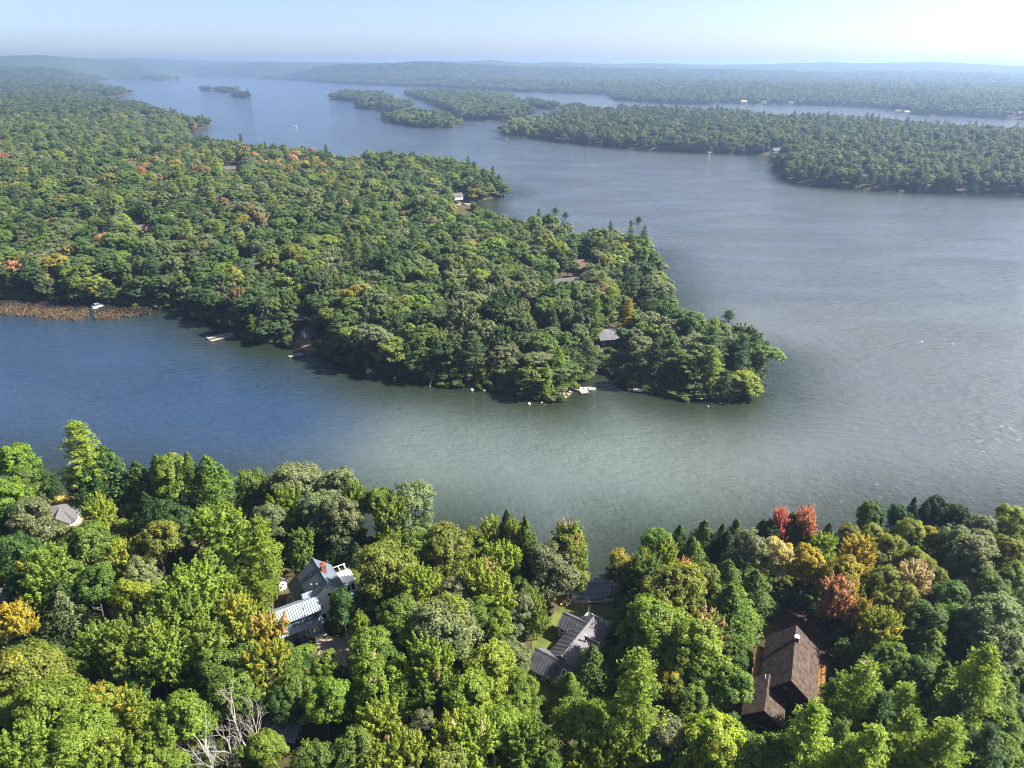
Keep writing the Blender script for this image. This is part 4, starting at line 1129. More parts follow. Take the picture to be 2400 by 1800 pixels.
def pontoon(label, px, ang, z=.0):
    p = P(*px, .5); t = thing("pontoon_boat", label, "boat", (p[0], p[1], z), ang)
    al = mat("aluminium", (.55, .56, .58), .35, .5, .7)
    for y in (-.95, .95): MB().bar((-2.9, y, .25), (2.9, y, .25), .32, 8).build("pontoon", al, t)
    MB().box(-2.8, 2.8, -1.25, 1.25, .58, .68).build("deck", PLANK, t)
    rl = MB()
    for y in (-1.2, 1.2): rl.box(-2.7, 2.2, y - .03, y + .03, .68, 1.35)
    rl.box(-2.73, -2.67, -1.2, 1.2, .68, 1.35); rl.build("rail", CANOPY, t)
    for x0, x1, y0, y1 in ((-2.4, -.8, -1.1, -.5), (-2.4, -.8, .5, 1.1), (.9, 2.0, .5, 1.1)): MB().box(x0, x1, y0, y1, .68, 1.1).build("seat", mat("blue_seat", (.10, .16, .30), .6), t)
    MB().slab((-1.7, -1.15, 2.3), (.6, -1.15, 2.3), (.6, 1.15, 2.3), (-1.7, 1.15, 2.3), .06).build("sunshade", mat("blue_canvas", (.16, .26, .42), .7), t)
    fr = MB()
    for x in (-1.6, .5):
        for y in (-1.1, 1.1): fr.bar((x, y, .68), (x, y, 2.25), .03)
    fr.build("shade_frame", al, t)


z4 = lambda x, y: (x / 2.765, 600 + y / 2.765)
z5 = lambda x, y: (800 + x / 2.765, 600 + y / 2.765)
z6 = lambda x, y: (1600 + x / 2.765, 600 + y / 2.765)
zB = lambda x, y: (800 + x / 2.765, y / 2.765)
zC = lambda x, y: (1280 + x / 4.536, 860 + y / 4.536)
dock("tan wooden dock reaching through the reeds beside the pontoon boat", z4(652, 284), z4(602, 344), 1.7, TANPLANK)
pontoon("pontoon boat with blue shade moored at the reed-bed dock", z4(640, 330), .75)
dock("short grey dock in the gap of the reed bed", z4(1205, 322), z4(1112, 352), 1.8)
dock("longer of the two pale parallel docks off the wooded shore", z4(1505, 497), z4(1342, 533), 2.0, PLANK)
dock("pale dock lying in front of its longer parallel neighbour", z4(1510, 512), z4(1362, 549), 1.6, PLANK)
dock("narrow gangway joining the two parallel docks to the shore", z4(1550, 494), z4(1495, 502), 1.6)
for i, (x, y) in enumerate(((1495, 490), (1488, 486))):
    p = P(*z4(x, y), .5)
    ps = thing("bench", ("small dark bench on the parallel docks", "second dark bench on the parallel docks")[i], "bench", (p[0], p[1], .46), .3, "benches on the parallel docks")
    MB().box(-.6, .6, -.2, .2, .4, .46).build("seat", METALDARK, ps); MB().box(-.6, .6, .16, .22, .46, .95).build("backrest", METALDARK, ps)
    for u in (-.5, .5): MB().box(u - .04, u + .04, -.18, .18, 0, .4).build("leg", METALDARK, ps)
dock("small pale dock below the sandy clearing", z4(1955, 630), z4(1872, 652), 1.3, PLANK)
boat("small blue rowing boat tied beside the clearing's dock", z4(1942, 645), -2.6, 4.2, mat("blue_hull", (.06, .10, .25), .4, .5), name="rowing_boat")
dock("tan gangway leading from the boulders to the grey float", zC(208, 203), zC(348, 240), 1.3, TANPLANK, .6, "gangway")
ca, cb = P(*zC(335, 258), .5), P(*zC(455, 250), .5)
dock("square grey swimming float moored at the end of the tan gangway", zC(358, 262), zC(440, 252), 3.3, PLANK, .5, "float")
boat("black and white motorboat moored behind the grey float", zC(440, 236), .1, 6.0, mat("white_hull", (.72, .72, .70), .4, .5), BLACK)
dock("pale broken dock under the trees across the small inlet", zC(865, 235), zC(985, 233), 1.6, PLANK)
bo = boat("pale upturned rowing boat beside the broken dock", zC(985, 258), -.2, 4.0, mat("cream_hull", (.6, .56, .48), .5, .4), name="rowing_boat", z=.5)
sp = MB(); a, b = P(*zC(1100, 215), .9), P(*zC(1130, 270), .1); sp.slab((a[0] - .9, a[1], .9), (b[0] - .9, b[1], .15), (b[0] + .9, b[1], .15), (a[0] + .9, a[1], .9), .15)
tag(sp.build("boat_ramp", PLANK), "grey slanting boat ramp beside the broken dock", "ramp")
dock("dock at the little beach with boats on both sides", zB(790, 1318), zB(850, 1332), 2.0, PLANK)
boat("white motorboat tied at the little beach dock", zB(820, 1322), -.2, 6.5, mat("white_hull", (.72, .72, .70), .4, .5))
boat("red-trimmed white boat at the end of the beach dock", zB(848, 1324), .3, 5.5, mat("pale_hull", (.75, .6, .58), .4, .5), mat("red_seat", (.4, .05, .05), .6))
boat("white rowing boat drawn up on the little beach", zB(757, 1328), .5, 4.5, mat("white_hull", (.72, .72, .70), .4, .5), name="rowing_boat", z=.3)
p = P(*z5(2056, 146), .4)
rf = thing("swim_raft", "dark swim raft off the wooded point carrying two red chairs", "raft", (p[0], p[1], 0), .05)
MB().box(-2.6, 2.6, -1.4, 1.4, .3, .5).build("deck", mat("red_brown_deck", (.20, .10, .08), .8, var=.2), rf)
for y in (-1.0, 1.0): MB().bar((-2.4, y, .1), (2.4, y, .1), .3, 8).build("float", METALDARK, rf)
for i, x in enumerate((-1.0, .5)):
    q = thing("deck_chair", ("red chair on the swim raft, the one nearer the trees", "red chair on the swim raft, the one nearer open water")[i], "chair", (p[0] + x, p[1], .51), .2)
    m_ = mat("red_plastic", (.50, .06, .04), .5)
    MB().box(-.35, .35, -.3, .3, .35, .42).build("seat", m_, q); MB().slab((-.35, .25, .42), (.35, .25, .42), (.35, .5, 1.2), (-.35, .5, 1.2), .06).build("backrest", m_, q)
    for u in (-.3, .3):
        for v in (-.25, .25): MB().box(u - .04, u + .04, v - .04, v + .04, 0, .35).build("leg", m_, q)
dock("small grey dock on the near lawn shore by the spruce", (122, 1151), (136, 1155), 2.2, PLANK, .7)
# sail and motor boats far out
p = P(567, 200)
sb = thing("sailboat", "tiny white sailboat beyond the pine islets", "sailboat", (p[0], p[1], 0), .6); sb.scale = (.5, .5, .42)
V = [(-4, -1.2, .8), (3, -1.1, .8), (5, 0, .9), (3, 1.1, .8), (-4, 1.2, .8), (-3.6, -.6, -.2), (3, -.4, -.2), (3, .4, -.2), (-3.6, .6, -.2)]
MB().add(V, [(0, 1, 2, 3, 4), (0, 5, 6, 1), (1, 6, 2), (2, 6, 7), (2, 7, 3), (3, 7, 8, 4), (4, 8, 5, 0), (5, 8, 7, 6)]).build("hull", CANOPY, sb)
MB().bar((.8, 0, .8), (.8, 0, 13), .09, 6).build("mast", TRIM, sb)
MB().add([(.7, .02, 1.8), (-3.8, .35, 1.8), (.7, .02, 12.6), (.7, -.04, 1.8), (-3.8, .29, 1.8), (.7, -.04, 12.6)], [(0, 1, 2), (5, 4, 3), (0, 3, 4, 1), (1, 4, 5, 2), (2, 5, 3, 0)]).build("mainsail", CANOPY, sb)
for lb, px in (("white motorboat alone on the open lake beyond the third point", (691, 295)), ("white boat moored off the eastern headland shore", (1668, 358)), ("tiny white boat by the far north-western shore", (506, 183))):
    boat(lb, px, .3, 6.5, mat("white_hull", (.75, .75, .73), .4, .5))


# ------------------------------------------------------------------ boulders, logs, reeds
def rock_mesh(seed):
    r = np.random.default_rng(seed)
    import bmesh
    bm = bmesh.new(); bmesh.ops.create_icosphere(bm, subdivisions=2, radius=1)
    pl = [(norm(r.normal(size=3)), r.uniform(.62, .95)) for _ in range(9)]
    for v in bm.verts:
        c = np.array(v.co)
        for n_, d_ in pl:
            e = c @ n_ - d_
            if e > 0: c = c - n_ * e * .9
        v.co = c * (1 + r.normal(0, .03))
    me = bpy.data.meshes.new("boulder"); bm.to_mesh(me); bm.free()
    return me


RM = [rock_mesh(i) for i in range(5)]
RMD = [m.copy() for m in RM]
for m in RM: m.materials.append(ROCK)
for m in RMD: m.materials.append(ROCKDARK)
ROCKS = [(z5(75, 695), 42, 0), (z5(180, 750), 62, 0), (z5(282, 762), 22, 1), (z5(310, 752), 16, 1), (z5(345, 790), 28, 0), (z5(370, 776), 18, 1), (z5(456, 775), 22, 1), (z5(778, 828), 24, 1), (z5(850, 868), 38, 0),
    (z5(866, 838), 22, 1), (z5(928, 871), 24, 0), (z5(1085, 842), 30, 1), (z5(1145, 848), 16, 0), (z5(1156, 893), 42, 0), (z5(1215, 957), 32, 0), (z5(1298, 948), 15, 0), (z5(1316, 965), 18, 1), (z5(1360, 911), 16, 0), (z5(1412, 907), 36, 0),
    (z5(1420, 922), 26, 0), (z5(1440, 905), 24, 0), (z5(1452, 918), 20, 0), (z5(1470, 900), 26, 0), (z5(1482, 885), 22, 0), (z5(1462, 880), 22, 0), (z5(1380, 902), 14, 0), (z5(1608, 772), 70, 1), (z6(35, 942), 15, 0), (z6(85, 912), 14, 0), (z6(120, 930), 15, 0),
    (z6(166, 973), 15, 0), (z6(244, 953), 24, 0), (z6(270, 956), 14, 0), (z6(300, 948), 14, 1), (z6(350, 926), 14, 0), (z6(366, 911), 14, 0), (z6(460, 886), 12, 0), (z6(150, 938), 14, 1), ((1445, 1372), 34, 0), ((1452, 1384), 26, 0), ((1440, 1392), 22, 0)]
ROCKW = ["rounded pale", "flat-topped pale", "long low grey", "small whitish", "pointed grey", "broad speckled", "sloping pale"]
_spot = [("by the tree line under the overhanging oaks", 870), ("close to the leaning snag", 1000), ("by the fallen log", 1115), ("in the shallows off the middle of the point", 1280), ("at the foot of the tan gangway", 1350), ("in the mouth of the small inlet", 1420), ("along the outer tip of the point", 1800)]
ROCKS.sort()
_cnt = {}
for i, ((px, py), wz, dk) in enumerate(ROCKS):
    near = py > 1200
    p = P(px, py, .1); dep = Q(p)[2]; rr_ = wz / (3.687 if near else 2.765) * dep / FPX / 2
    o = bpy.data.objects.new("boulder", (RMD if dk else RM)[i % 5]); COL.objects.link(o)
    o.location = (p[0], p[1], max(0, gz(p[0], p[1])) + .08 * rr_); o.scale = (rr_, rr_ * .8, rr_ * .62); o.rotation_euler = (0, 0, i * 1.7)
    sp_ = "under the pale birch at the cove mouth" if near else next(s for s, lim in _spot if px < lim)
    k_ = _cnt.get((sp_, dk), 0); _cnt[(sp_, dk)] = k_ + 1
    nth = ["first", "second", "third", "fourth", "fifth", "sixth", "seventh", "eighth", "ninth", "tenth", "eleventh", "twelfth", "thirteenth", "fourteenth"][k_]
    tag(o, f"{'dark wet' if dk else 'pale granite'} boulder {sp_}, {nth} from the left", "boulder", "boulders along the point's shore")


def log(label, pa, pb, za, zb, r, name="log", twigs=0):
    a, b = P(*pa, za), P(*pb, zb); V = Vector
    m = MB(); m.bar(a, b, r, 6, r * .5)
    rr_ = random.Random(int(pa[0]))
    o = tag(m.build(name, DEADWOOD), label, "log")
    for i in range(twigs):
        t = .4 + .5 * i / max(1, twigs); c = V(a).lerp(V(b), t)
        MB().bar(c, c + V((rr_.uniform(-1, 1), rr_.uniform(-1, 1), rr_.uniform(0, 1.2))), r * .35, 5, r * .1).build("branch", DEADWOOD, o)
    return o


log("pale fallen log lying at the waterline of the point", z5(800, 834), z5(872, 838), .3, .3, .16, twigs=2)
log("bleached snag leaning out over the water from the point", z5(585, 800), z5(573, 848), 1.8, .0, .20, twigs=3)
log("thin pole sticking out of the water by the big pale boulder", z5(205, 765), z5(222, 738), .0, 1.6, .09)
log("long bare branch fallen across dark rocks near the inlet", z5(1070, 822), z5(1120, 770), .2, 3.0, .14, twigs=3)


def reeds():
    r = np.random.default_rng(5)
    B = []
    for poly, n in (([(-250, 700), (-250, 732), (0, 737), (60, 741), (130, 748), (185, 752), (208, 744), (205, 720), (100, 706), (0, 698)], 7200), ([(232, 728), (228, 748), (270, 749), (320, 742), (352, 736), (350, 724), (300, 716), (240, 714)], 2600), ([(415, 738), (420, 748), (470, 752), (540, 766), (553, 772), (520, 752), (490, 738), (440, 730)], 1900)):
        pw = np.array([P(*q)[:2] for q in poly]); lo, hi = pw.min(0), pw.max(0)
        c = r.uniform(lo, hi, (n * 6, 2)); c = c[sdf(pw, c) + 1.5 * fbm(c[:, 0], c[:, 1], 9, 2) > 0][:n]
        B.append(c)
    B = np.vstack(B); n = len(B)
    dens = fbm(B[:, 0], B[:, 1], 12, 3, 2); keep = dens > -.55 + r.uniform(-.4, .4, n); B = B[keep]; dens = dens[keep]; n = len(B)
    dsh = -land(B)[1]
    k = 4
    c = np.repeat(B, k, 0) + r.normal(0, .28, (n * k, 2)); hgt = r.uniform(.5, 1.25, n * k); a = r.uniform(0, 6.28, n * k); wd = r.uniform(.10, .24, n * k)
    lean_ = r.normal(0, .35, (n * k, 2))
    b0 = np.column_stack([c[:, 0] - wd * np.cos(a), c[:, 1] - wd * np.sin(a), np.full(n * k, -.1)]); b1 = np.column_stack([c[:, 0] + wd * np.cos(a), c[:, 1] + wd * np.sin(a), np.full(n * k, -.1)])
    t0 = np.column_stack([c + lean_ + .04, hgt]); t1 = np.column_stack([c + lean_ - .04, hgt])
    V = np.stack([b0, b1, t0, t1], 1).reshape(-1, 3); F = np.arange(len(V)).reshape(-1, 4)
    m = bpy.data.materials.new("reeds"); m.use_nodes = True
    at = m.node_tree.nodes.new("ShaderNodeAttribute"); at.attribute_name = "dryness"
    rp = m.node_tree.nodes.new("ShaderNodeValToRGB"); e = rp.color_ramp.elements
    e[0].color = (.050, .040, .032, 1); e[1].color = (.15, .11, .065, 1); x = e.new(.5); x.color = (.070, .053, .038, 1)
    m.node_tree.links.new(at.outputs["Fac"], rp.inputs[0]); m.node_tree.links.new(rp.outputs[0], m.node_tree.nodes["Principled BSDF"].inputs["Base Color"])
    m.node_tree.nodes["Principled BSDF"].inputs["Roughness"].default_value = .9; m.node_tree.nodes["Principled BSDF"].inputs["Specular IOR Level"].default_value = .1
    dry = np.clip((dsh - 4) / 10 + .25 * dens, 0, 1); dry = np.clip(np.repeat(dry, k) + r.normal(0, .18, n * k), 0, 1)
    me = quad_mesh("reeds", V, F, [m], attrs={"dryness": ('FACE', dry)})
    o = bpy.data.objects.new("reeds", me); COL.objects.link(o)
    tag(o, "brown and tan reeds in the shallow cove edge", None, None, "stuff")


reeds()


# ------------------------------------------------------------------ trees of the near shore
ZR = {1: (0, 1000), 2: (600, 1000), 3: (1200, 1000), 4: (1800, 1000), 5: (0, 1350), 6: (600, 1350), 7: (1200, 1350), 8: (1800, 1350)}
# region, x, y of the crown's top, crown width (pixels of an enlarged quarter view), kind, colour, tip colour, share of tips
T = [
 (1, 10, 120, 400, 'oak', 'bright'), (1, 130, 330, 320, 'oak', 'mid'), (1, 0, 400, 360, 'oak', 'bright'), (1, 290, 470, 200, 'fir', 'darkgreen'), (1, 250, 290, 270, 'fir', 'darkgreen'), (1, 440, 395, 125, 'fir', 'hemlock'), (1, 640, -45, 400, 'pine', 'pinelight'), (1, 850, 175, 420, 'fir', 'oak'),
 (1, 690, 300, 330, 'fir', 'darkgreen'), (1, 1000, 350, 260, 'fir', 'hemlock'), (1, 1170, 295, 300, 'fir', 'oak'), (1, 1470, 235, 340, 'oak', 'bright', 'pale', .10), (1, 1630, 225, 230, 'fir', 'mid'), (1, 1790, 252, 400, 'fir', 'mid'), (1, 1350, 245, 280, 'fir', 'mid'),
 (1, 800, 590, 250, 'maple', 'lime'), (1, 230, 575, 420, 'oak', 'oakgrey'), (1, 60, 640, 300, 'oak', 'darkgreen'), (1, 650, 800, 470, 'oak', 'mid'), (1, 1320, 805, 420, 'oak', 'olive', 'mustard', .2), (1, 1010, 970, 320, 'maple', 'lime', 'mustard', .2),
 (1, 350, 1010, 460, 'maple', 'bright', 'mustard', .15), (1, 90, 880, 380, 'oak', 'darkgreen'), (1, 1900, 640, 520, 'maple', 'bright'), (1, 1200, 1120, 320, 'oak', 'oakgrey'), (1, 1800, 1080, 480, 'oak', 'bright'), (1, 1580, 1215, 620, 'maple', 'bright'),
 (1, 1090, 1300, 360, 'oak', 'lime'), (1, 760, 1210, 360, 'oak', 'mid'), (1, 480, 1320, 380, 'fir', 'darkgreen'), (1, 2140, 325, 380, 'oak', 'mid'), (1, 2110, 530, 200, 'oak', 'mustard', 'yellow', .3), (1, 60, 1480, 300, 'maple', 'mustard', 'yellow', .6),
 (1, 1580, 960, 300, 'fir', 'darkgreen'), (1, 1430, 620, 330, 'oak', 'darkgreen'), (1, 1240, 560, 300, 'fir', 'hemlock'), (1, 1700, 1290, 300, 'oak', 'mid'), (1, 560, 1090, 330, 'oak', 'mid'), (1, 180, 1200, 330, 'oak', 'darkgreen'),
 (5, 130, 555, 600, 'oak', 'olive', 'mustard', .12), (5, 1050, 300, 560, 'maple', 'bright', 'mustard', .08), (5, 820, 400, 420, 'maple', 'bright'), (5, 1300, 470, 500, 'maple', 'bright', 'mustard', .08), (5, 1700, 420, 440, 'maple', 'bright', 'pink', .10), (5, 600, 850, 280, 'oak', 'oakgrey'),
 (5, 330, 870, 560, 'oak', 'bright'), (5, 60, 960, 400, 'oak', 'bright'), (5, 850, 900, 380, 'oak', 'lime', 'mustard', .3), (5, 1110, 930, 330, 'maple', 'lime', 'yellow', .2), (5, 1450, 1050, 560, 'oak', 'bright'), (5, 600, 1090, 500, 'oak', 'bright'), (5, 150, 1250, 520, 'maple', 'bright'),
 (5, 480, 1340, 520, 'oak', 'bright'), (5, 900, 1330, 460, 'maple', 'lime'), (5, 1250, 1400, 460, 'oak', 'bright'), (5, 1440, 1520, 340, 'oak', 'bright'), (5, 720, 1540, 480, 'maple', 'bright'), (5, 1650, 1000, 340, 'oak', 'bright', 'pale', .15), (5, 230, 1540, 480, 'oak', 'bright'), (5, 1950, 780, 440, 'oak', 'mid'),
 (5, 1080, 620, 420, 'oak', 'darkgreen'), (5, 1450, 130, 560, 'maple', 'bright'), (5, 1150, 60, 360, 'oak', 'lime'), (5, 2050, 120, 360, 'maple', 'lime', 'yellow', .15), (5, 500, 140, 330, 'fir', 'oakgrey'), (5, 1850, 620, 420, 'oak', 'mid'), (5, 2130, 560, 360, 'oak', 'mid'), (5, 1000, 1620, 420, 'oak', 'mid'),
 (2, 330, 270, 520, 'oak', 'oakgrey'), (2, 660, 325, 400, 'oak', 'oakgrey'), (2, 230, 490, 330, 'maple', 'bright', 'yellow', .12), (2, 850, 425, 220, 'maple', 'bright'), (2, 1010, 480, 330, 'oak', 'mid'), (2, 1350, 458, 480, 'oak', 'oakgrey', 'pale', .05), (2, 1130, 600, 330, 'maple', 'bright'), (2, 520, 500, 420, 'oak', 'oakgrey'), (2, 700, 560, 380, 'oak', 'oakgrey'),
 (2, 90, 620, 340, 'oak', 'oakgrey'), (2, 400, 870, 260, 'maple', 'mid'), (2, 700, 830, 280, 'fir', 'hemlock'), (2, 0, 780, 400, 'pine', 'pinelight'), (2, 1100, 980, 560, 'oak', 'olive'), (2, 1420, 880, 380, 'oak', 'mid'), (2, 1640, 860, 440, 'oak', 'olive'), (2, 1880, 825, 320, 'oak', 'olive'),
 (2, 2010, 745, 280, 'maple', 'lime', 'yellow', .12), (2, 2170, 735, 230, 'fir', 'darkgreen'), (2, 1440, 1150, 400, 'maple', 'lime'), (2, 1110, 1180, 330, 'maple', 'bright', 'pink', .25), (2, 1900, 1130, 430, 'maple', 'lime', 'pink', .2), (2, 1600, 1080, 260, 'oak', 'olive'), (2, 1750, 1300, 380, 'oak', 'oakgrey'), (2, 2110, 990, 380, 'maple', 'lime'), (2, 2050, 1260, 420, 'maple', 'lime'),
 (2, 730, 1350, 230, 'birch', 'darkgreen'), (2, 1260, 1440, 420, 'oak', 'mid'), (2, 1600, 1440, 560, 'oak', 'olive'), (2, 850, 1000, 200, 'fir', 'hemlock'), (2, 1330, 1330, 300, 'oak', 'mid'), (2, -20, 1230, 230, 'pine', 'pinelight'), (2, -20, 1040, 240, 'pine', 'pinelight'), (2, 1980, 990, 300, 'fir', 'darkgreen'),
 (6, 1620, 200, 620, 'oak', 'oakgrey'), (6, 1250, 300, 420, 'oak', 'bright'), (6, 870, 310, 170, 'maple', 'lime'), (6, 990, 430, 430, 'oak', 'bright'), (6, 1080, 560, 380, 'oak', 'mid'), (6, 1450, 550, 500, 'maple', 'bright'), (6, 2050, 570, 520, 'oak', 'lime'), (6, 110, 320, 400, 'maple', 'mustard', 'orange', .25), (6, 60, 560, 420, 'maple', 'lime', 'mustard', .4), (6, 190, 560, 330, 'oak', 'mid', 'mustard', .12),
 (6, 590, 670, 290, 'oak', 'bright'), (6, 1050, 720, 460, 'oak', 'bright', 'pale', .1), (6, 560, 900, 420, 'oak', 'bright'), (6, 1000, 1060, 420, 'maple', 'lime'), (6, 1580, 800, 420, 'maple', 'bright', 'pink', .2), (6, 1850, 850, 500, 'oak', 'bright', 'pale', .08), (6, 1700, 1180, 440, 'maple', 'lime', 'pale', .1), (6, 1450, 1200, 360, 'oak', 'oakgrey'),
 (6, 1200, 1290, 300, 'oak', 'bright', 'pink', .15), (6, 1250, 1400, 460, 'maple', 'lime'), (6, 1920, 1250, 480, 'maple', 'lime', 'pale', .1), (6, 40, 1335, 330, 'oak', 'bright'), (6, 480, 1450, 420, 'oak', 'mid'), (6, 800, 1380, 430, 'oak', 'mid'), (6, 1650, 1480, 480, 'oak', 'olive', 'pale', .1), (6, 1050, 1560, 420, 'maple', 'lime'), (6, 330, 830, 330, 'oak', 'mid'), (6, 200, 980, 300, 'oak', 'darkgreen'), (6, 900, 900, 330, 'oak', 'mid'), (6, 2150, 1100, 420, 'oak', 'bright'),
 (6, 1900, 180, 400, 'oak', 'mid'), (6, 1280, 880, 360, 'oak', 'bright'), (6, 2100, 300, 380, 'oak', 'bright'),
 (3, 120, 780, 240, 'fir', 'mid'), (3, 495, 750, 330, 'maple', 'bright', 'pink', .22), (3, 535, 860, 370, 'oak', 'olive'), (3, 330, 960, 460, 'oak', 'oakgrey'), (3, 160, 900, 260, 'fir', 'oak'), (3, 30, 800, 220, 'maple', 'lime'), (3, 950, 1015, 210, 'birch', 'mustard'), (3, 900, 1120, 170, 'birch', 'olive'), (3, 1250, 830, 320, 'oak', 'mid'), (3, 1460, 845, 220, 'fir', 'darkgreen'), (3, 1670, 808, 260, 'fir', 'oak'),
 (3, 1830, 835, 170, 'fir', 'darkgreen'), (3, 1960, 800, 230, 'fir', 'oak'), (3, 2170, 805, 230, 'fir', 'oak'), (3, 1340, 915, 270, 'maple', 'lime'), (3, 1200, 1010, 170, 'maple', 'lime', 'orange', .3), (3, 1860, 905, 270, 'fir', 'hemlock'), (3, 2060, 885, 350, 'oak', 'oakgrey'), (3, 1490, 1118, 160, 'maple', 'pink', 'orange', .5), (3, 1450, 1170, 520, 'oak', 'olive', 'mustard', .12), (3, 1660, 1160, 320, 'oak', 'olive'),
 (3, 1150, 1060, 320, 'maple', 'mid', 'mustard', .15), (3, 1870, 1150, 320, 'fir', 'oak'), (3, 1190, 1270, 270, 'oak', 'darkgreen'), (3, 1060, 1400, 300, 'fir', 'mid'), (3, 1240, 1440, 480, 'oak', 'lime'), (3, 1700, 1530, 360, 'maple', 'olive', 'pink', .3), (3, 1960, 1370, 420, 'fir', 'mid'), (3, 70, 1020, 180, 'maple', 'lime', 'yellow', .1), (3, 130, 1300, 280, 'oak', 'mid'), (3, 225, 1480, 230, 'maple', 'bright', 'yellow', .12),
 (3, 1560, 950, 300, 'fir', 'mid'), (3, 1080, 1200, 240, 'fir', 'hemlock'), (3, 1540, 1350, 330, 'oak', 'mid'), (3, 2120, 1250, 320, 'fir', 'oak'), (3, 60, 1450, 320, 'oak', 'oakgrey'),
 (4, 150, 662, 175, 'maple', 'red', 'orange', .2), (4, 330, 650, 220, 'maple', 'orange', 'red', .25), (4, 60, 790, 220, 'oak', 'darkgreen'), (4, 215, 745, 230, 'fir', 'oak'), (4, 330, 790, 230, 'oak', 'oak'), (4, 885, 605, 200, 'oak', 'oak'), (4, 970, 635, 260, 'oak', 'hemlock'), (4, 1150, 640, 230, 'oak', 'hemlock'), (4, 1280, 610, 150, 'fir', 'hemlock'), (4, 1510, 578, 230, 'oak', 'hemlock'),
 (4, 1650, 640, 240, 'oak', 'hemlock'), (4, 1390, 640, 170, 'fir', 'hemlock'), (4, 550, 830, 150, 'fir', 'darkgreen'), (4, 750, 815, 230, 'oak', 'olive'), (4, 930, 820, 220, 'oak', 'olive'), (4, 985, 880, 180, 'oak', 'mustard'), (4, 850, 935, 320, 'maple', 'mustard', 'yellow', .5), (4, 1135, 905, 250, 'birch', 'olive'), (4, 1250, 770, 270, 'oak', 'olive'), (4, 1440, 835, 200, 'oak', 'mustard'),
 (4, 1640, 815, 280, 'oak', 'oakgrey'), (4, 1860, 735, 270, 'oak', 'oakgrey'), (4, 2150, 655, 290, 'oak', 'olive'), (4, 120, 955, 300, 'oak', 'pale', 'yellow', .2), (4, 230, 935, 130, 'maple', 'pale', 'pink', .5), (4, 400, 1020, 320, 'oak', 'mustard'), (4, 500, 890, 230, 'maple', 'lime'), (4, 680, 1120, 370, 'oak', 'mustard'), (4, 970, 1030, 230, 'oak', 'oakgrey'), (4, 1350, 1035, 320, 'oak', 'olive'),
 (4, 1600, 985, 280, 'fir', 'oak'), (4, 640, 1255, 310, 'maple', 'orange', 'pink', .3), (4, 560, 1380, 200, 'maple', 'orange', 'mustard', .3), (4, 1300, 1140, 320, 'maple', 'pale', 'pink', .25), (4, 1080, 1195, 330, 'oak', 'olive', 'pink', .06), (4, 1900, 890, 430, 'oak', 'oakgrey'), (4, 2080, 900, 360, 'oak', 'olive'), (4, 1690, 1220, 200, 'maple', 'lime'), (4, 1760, 1285, 230, 'maple', 'pale', 'pink', .4), (4, 1650, 1325, 320, 'oak', 'oak'), (4, 2010, 1270, 320, 'oak', 'oak'), (4, 1450, 1190, 280, 'oak', 'olive'),
 (4, 870, 1490, 230, 'maple', 'mustard'), (4, 1040, 1600, 360, 'maple', 'lime', 'yellow', .2), (4, 2060, 1435, 520, 'oak', 'oakgrey'), (4, 900, 1320, 230, 'maple', 'lime'), (4, 1040, 1420, 260, 'oak', 'olive'), (4, 1400, 1520, 320, 'oak', 'oak'), (4, 2200, 1180, 300, 'oak', 'mid'), (4, 1850, 1130, 330, 'oak', 'oakgrey'), (4, 1180, 1330, 320, 'oak', 'olive', 'mustard', .15),
 (7, 1150, 690, 560, 'pine', 'pinelight'), (7, 1270, 200, 560, 'oak', 'bright'), (7, 1900, 85, 440, 'fir', 'mid'), (7, 1680, 420, 560, 'oak', 'bright'), (7, 830, 560, 200, 'fir', 'mid'), (7, 690, 600, 340, 'fir', 'oak'), (7, 970, 590, 280, 'fir', 'mid'), (7, 1200, 505, 290, 'fir', 'mid'), (7, 1400, 780, 330, 'oak', 'olive', 'yellow', .25), (7, 600, 1035, 460, 'oak', 'bright'), (7, 1570, 1010, 350, 'oak', 'mid'), (7, 1750, 1165, 580, 'oak', 'lime', 'mustard', .12),
 (7, 790, 1300, 360, 'maple', 'lime'), (7, 1050, 1425, 300, 'maple', 'mustard', 'yellow', .25), (7, 1300, 1190, 440, 'oak', 'oakgrey'), (7, 1600, 1500, 400, 'maple', 'lime', 'yellow', .12), (7, 2060, 1340, 440, 'oak', 'mid'), (7, 90, 830, 330, 'oak', 'bright'), (7, 140, 1280, 440, 'maple', 'bright'), (7, 560, 1490, 260, 'maple', 'lime'), (7, 1900, 800, 420, 'oak', 'mid'), (7, 1550, 640, 420, 'oak', 'mid'), (7, 1850, 1480, 420, 'oak', 'mid'), (7, -20, 500, 300, 'oak', 'oakgrey'), (7, 40, 1040, 330, 'oak', 'bright'), (7, 500, 830, 260, 'fir', 'mid'), (7, 300, 1480, 300, 'oak', 'mid'),
 (8, 820, 715, 440, 'pine', 'pinelight', 'pale', .15), (8, 1080, 560, 340, 'oak', 'mid'), (8, 1040, 285, 360, 'maple', 'lime', 'yellow', .12), (8, 1400, 235, 370, 'oak', 'oak'), (8, 1680, 215, 330, 'oak', 'mid'), (8, 1450, 470, 370, 'fir', 'mid'), (8, 1620, 465, 280, 'fir', 'oak'), (8, 1880, 610, 520, 'pine', 'pinelight'), (8, 1800, 370, 330, 'fir', 'oak'), (8, 1250, 930, 370, 'pine', 'pinelight'), (8, 2010, 1030, 430, 'oak', 'mid'),
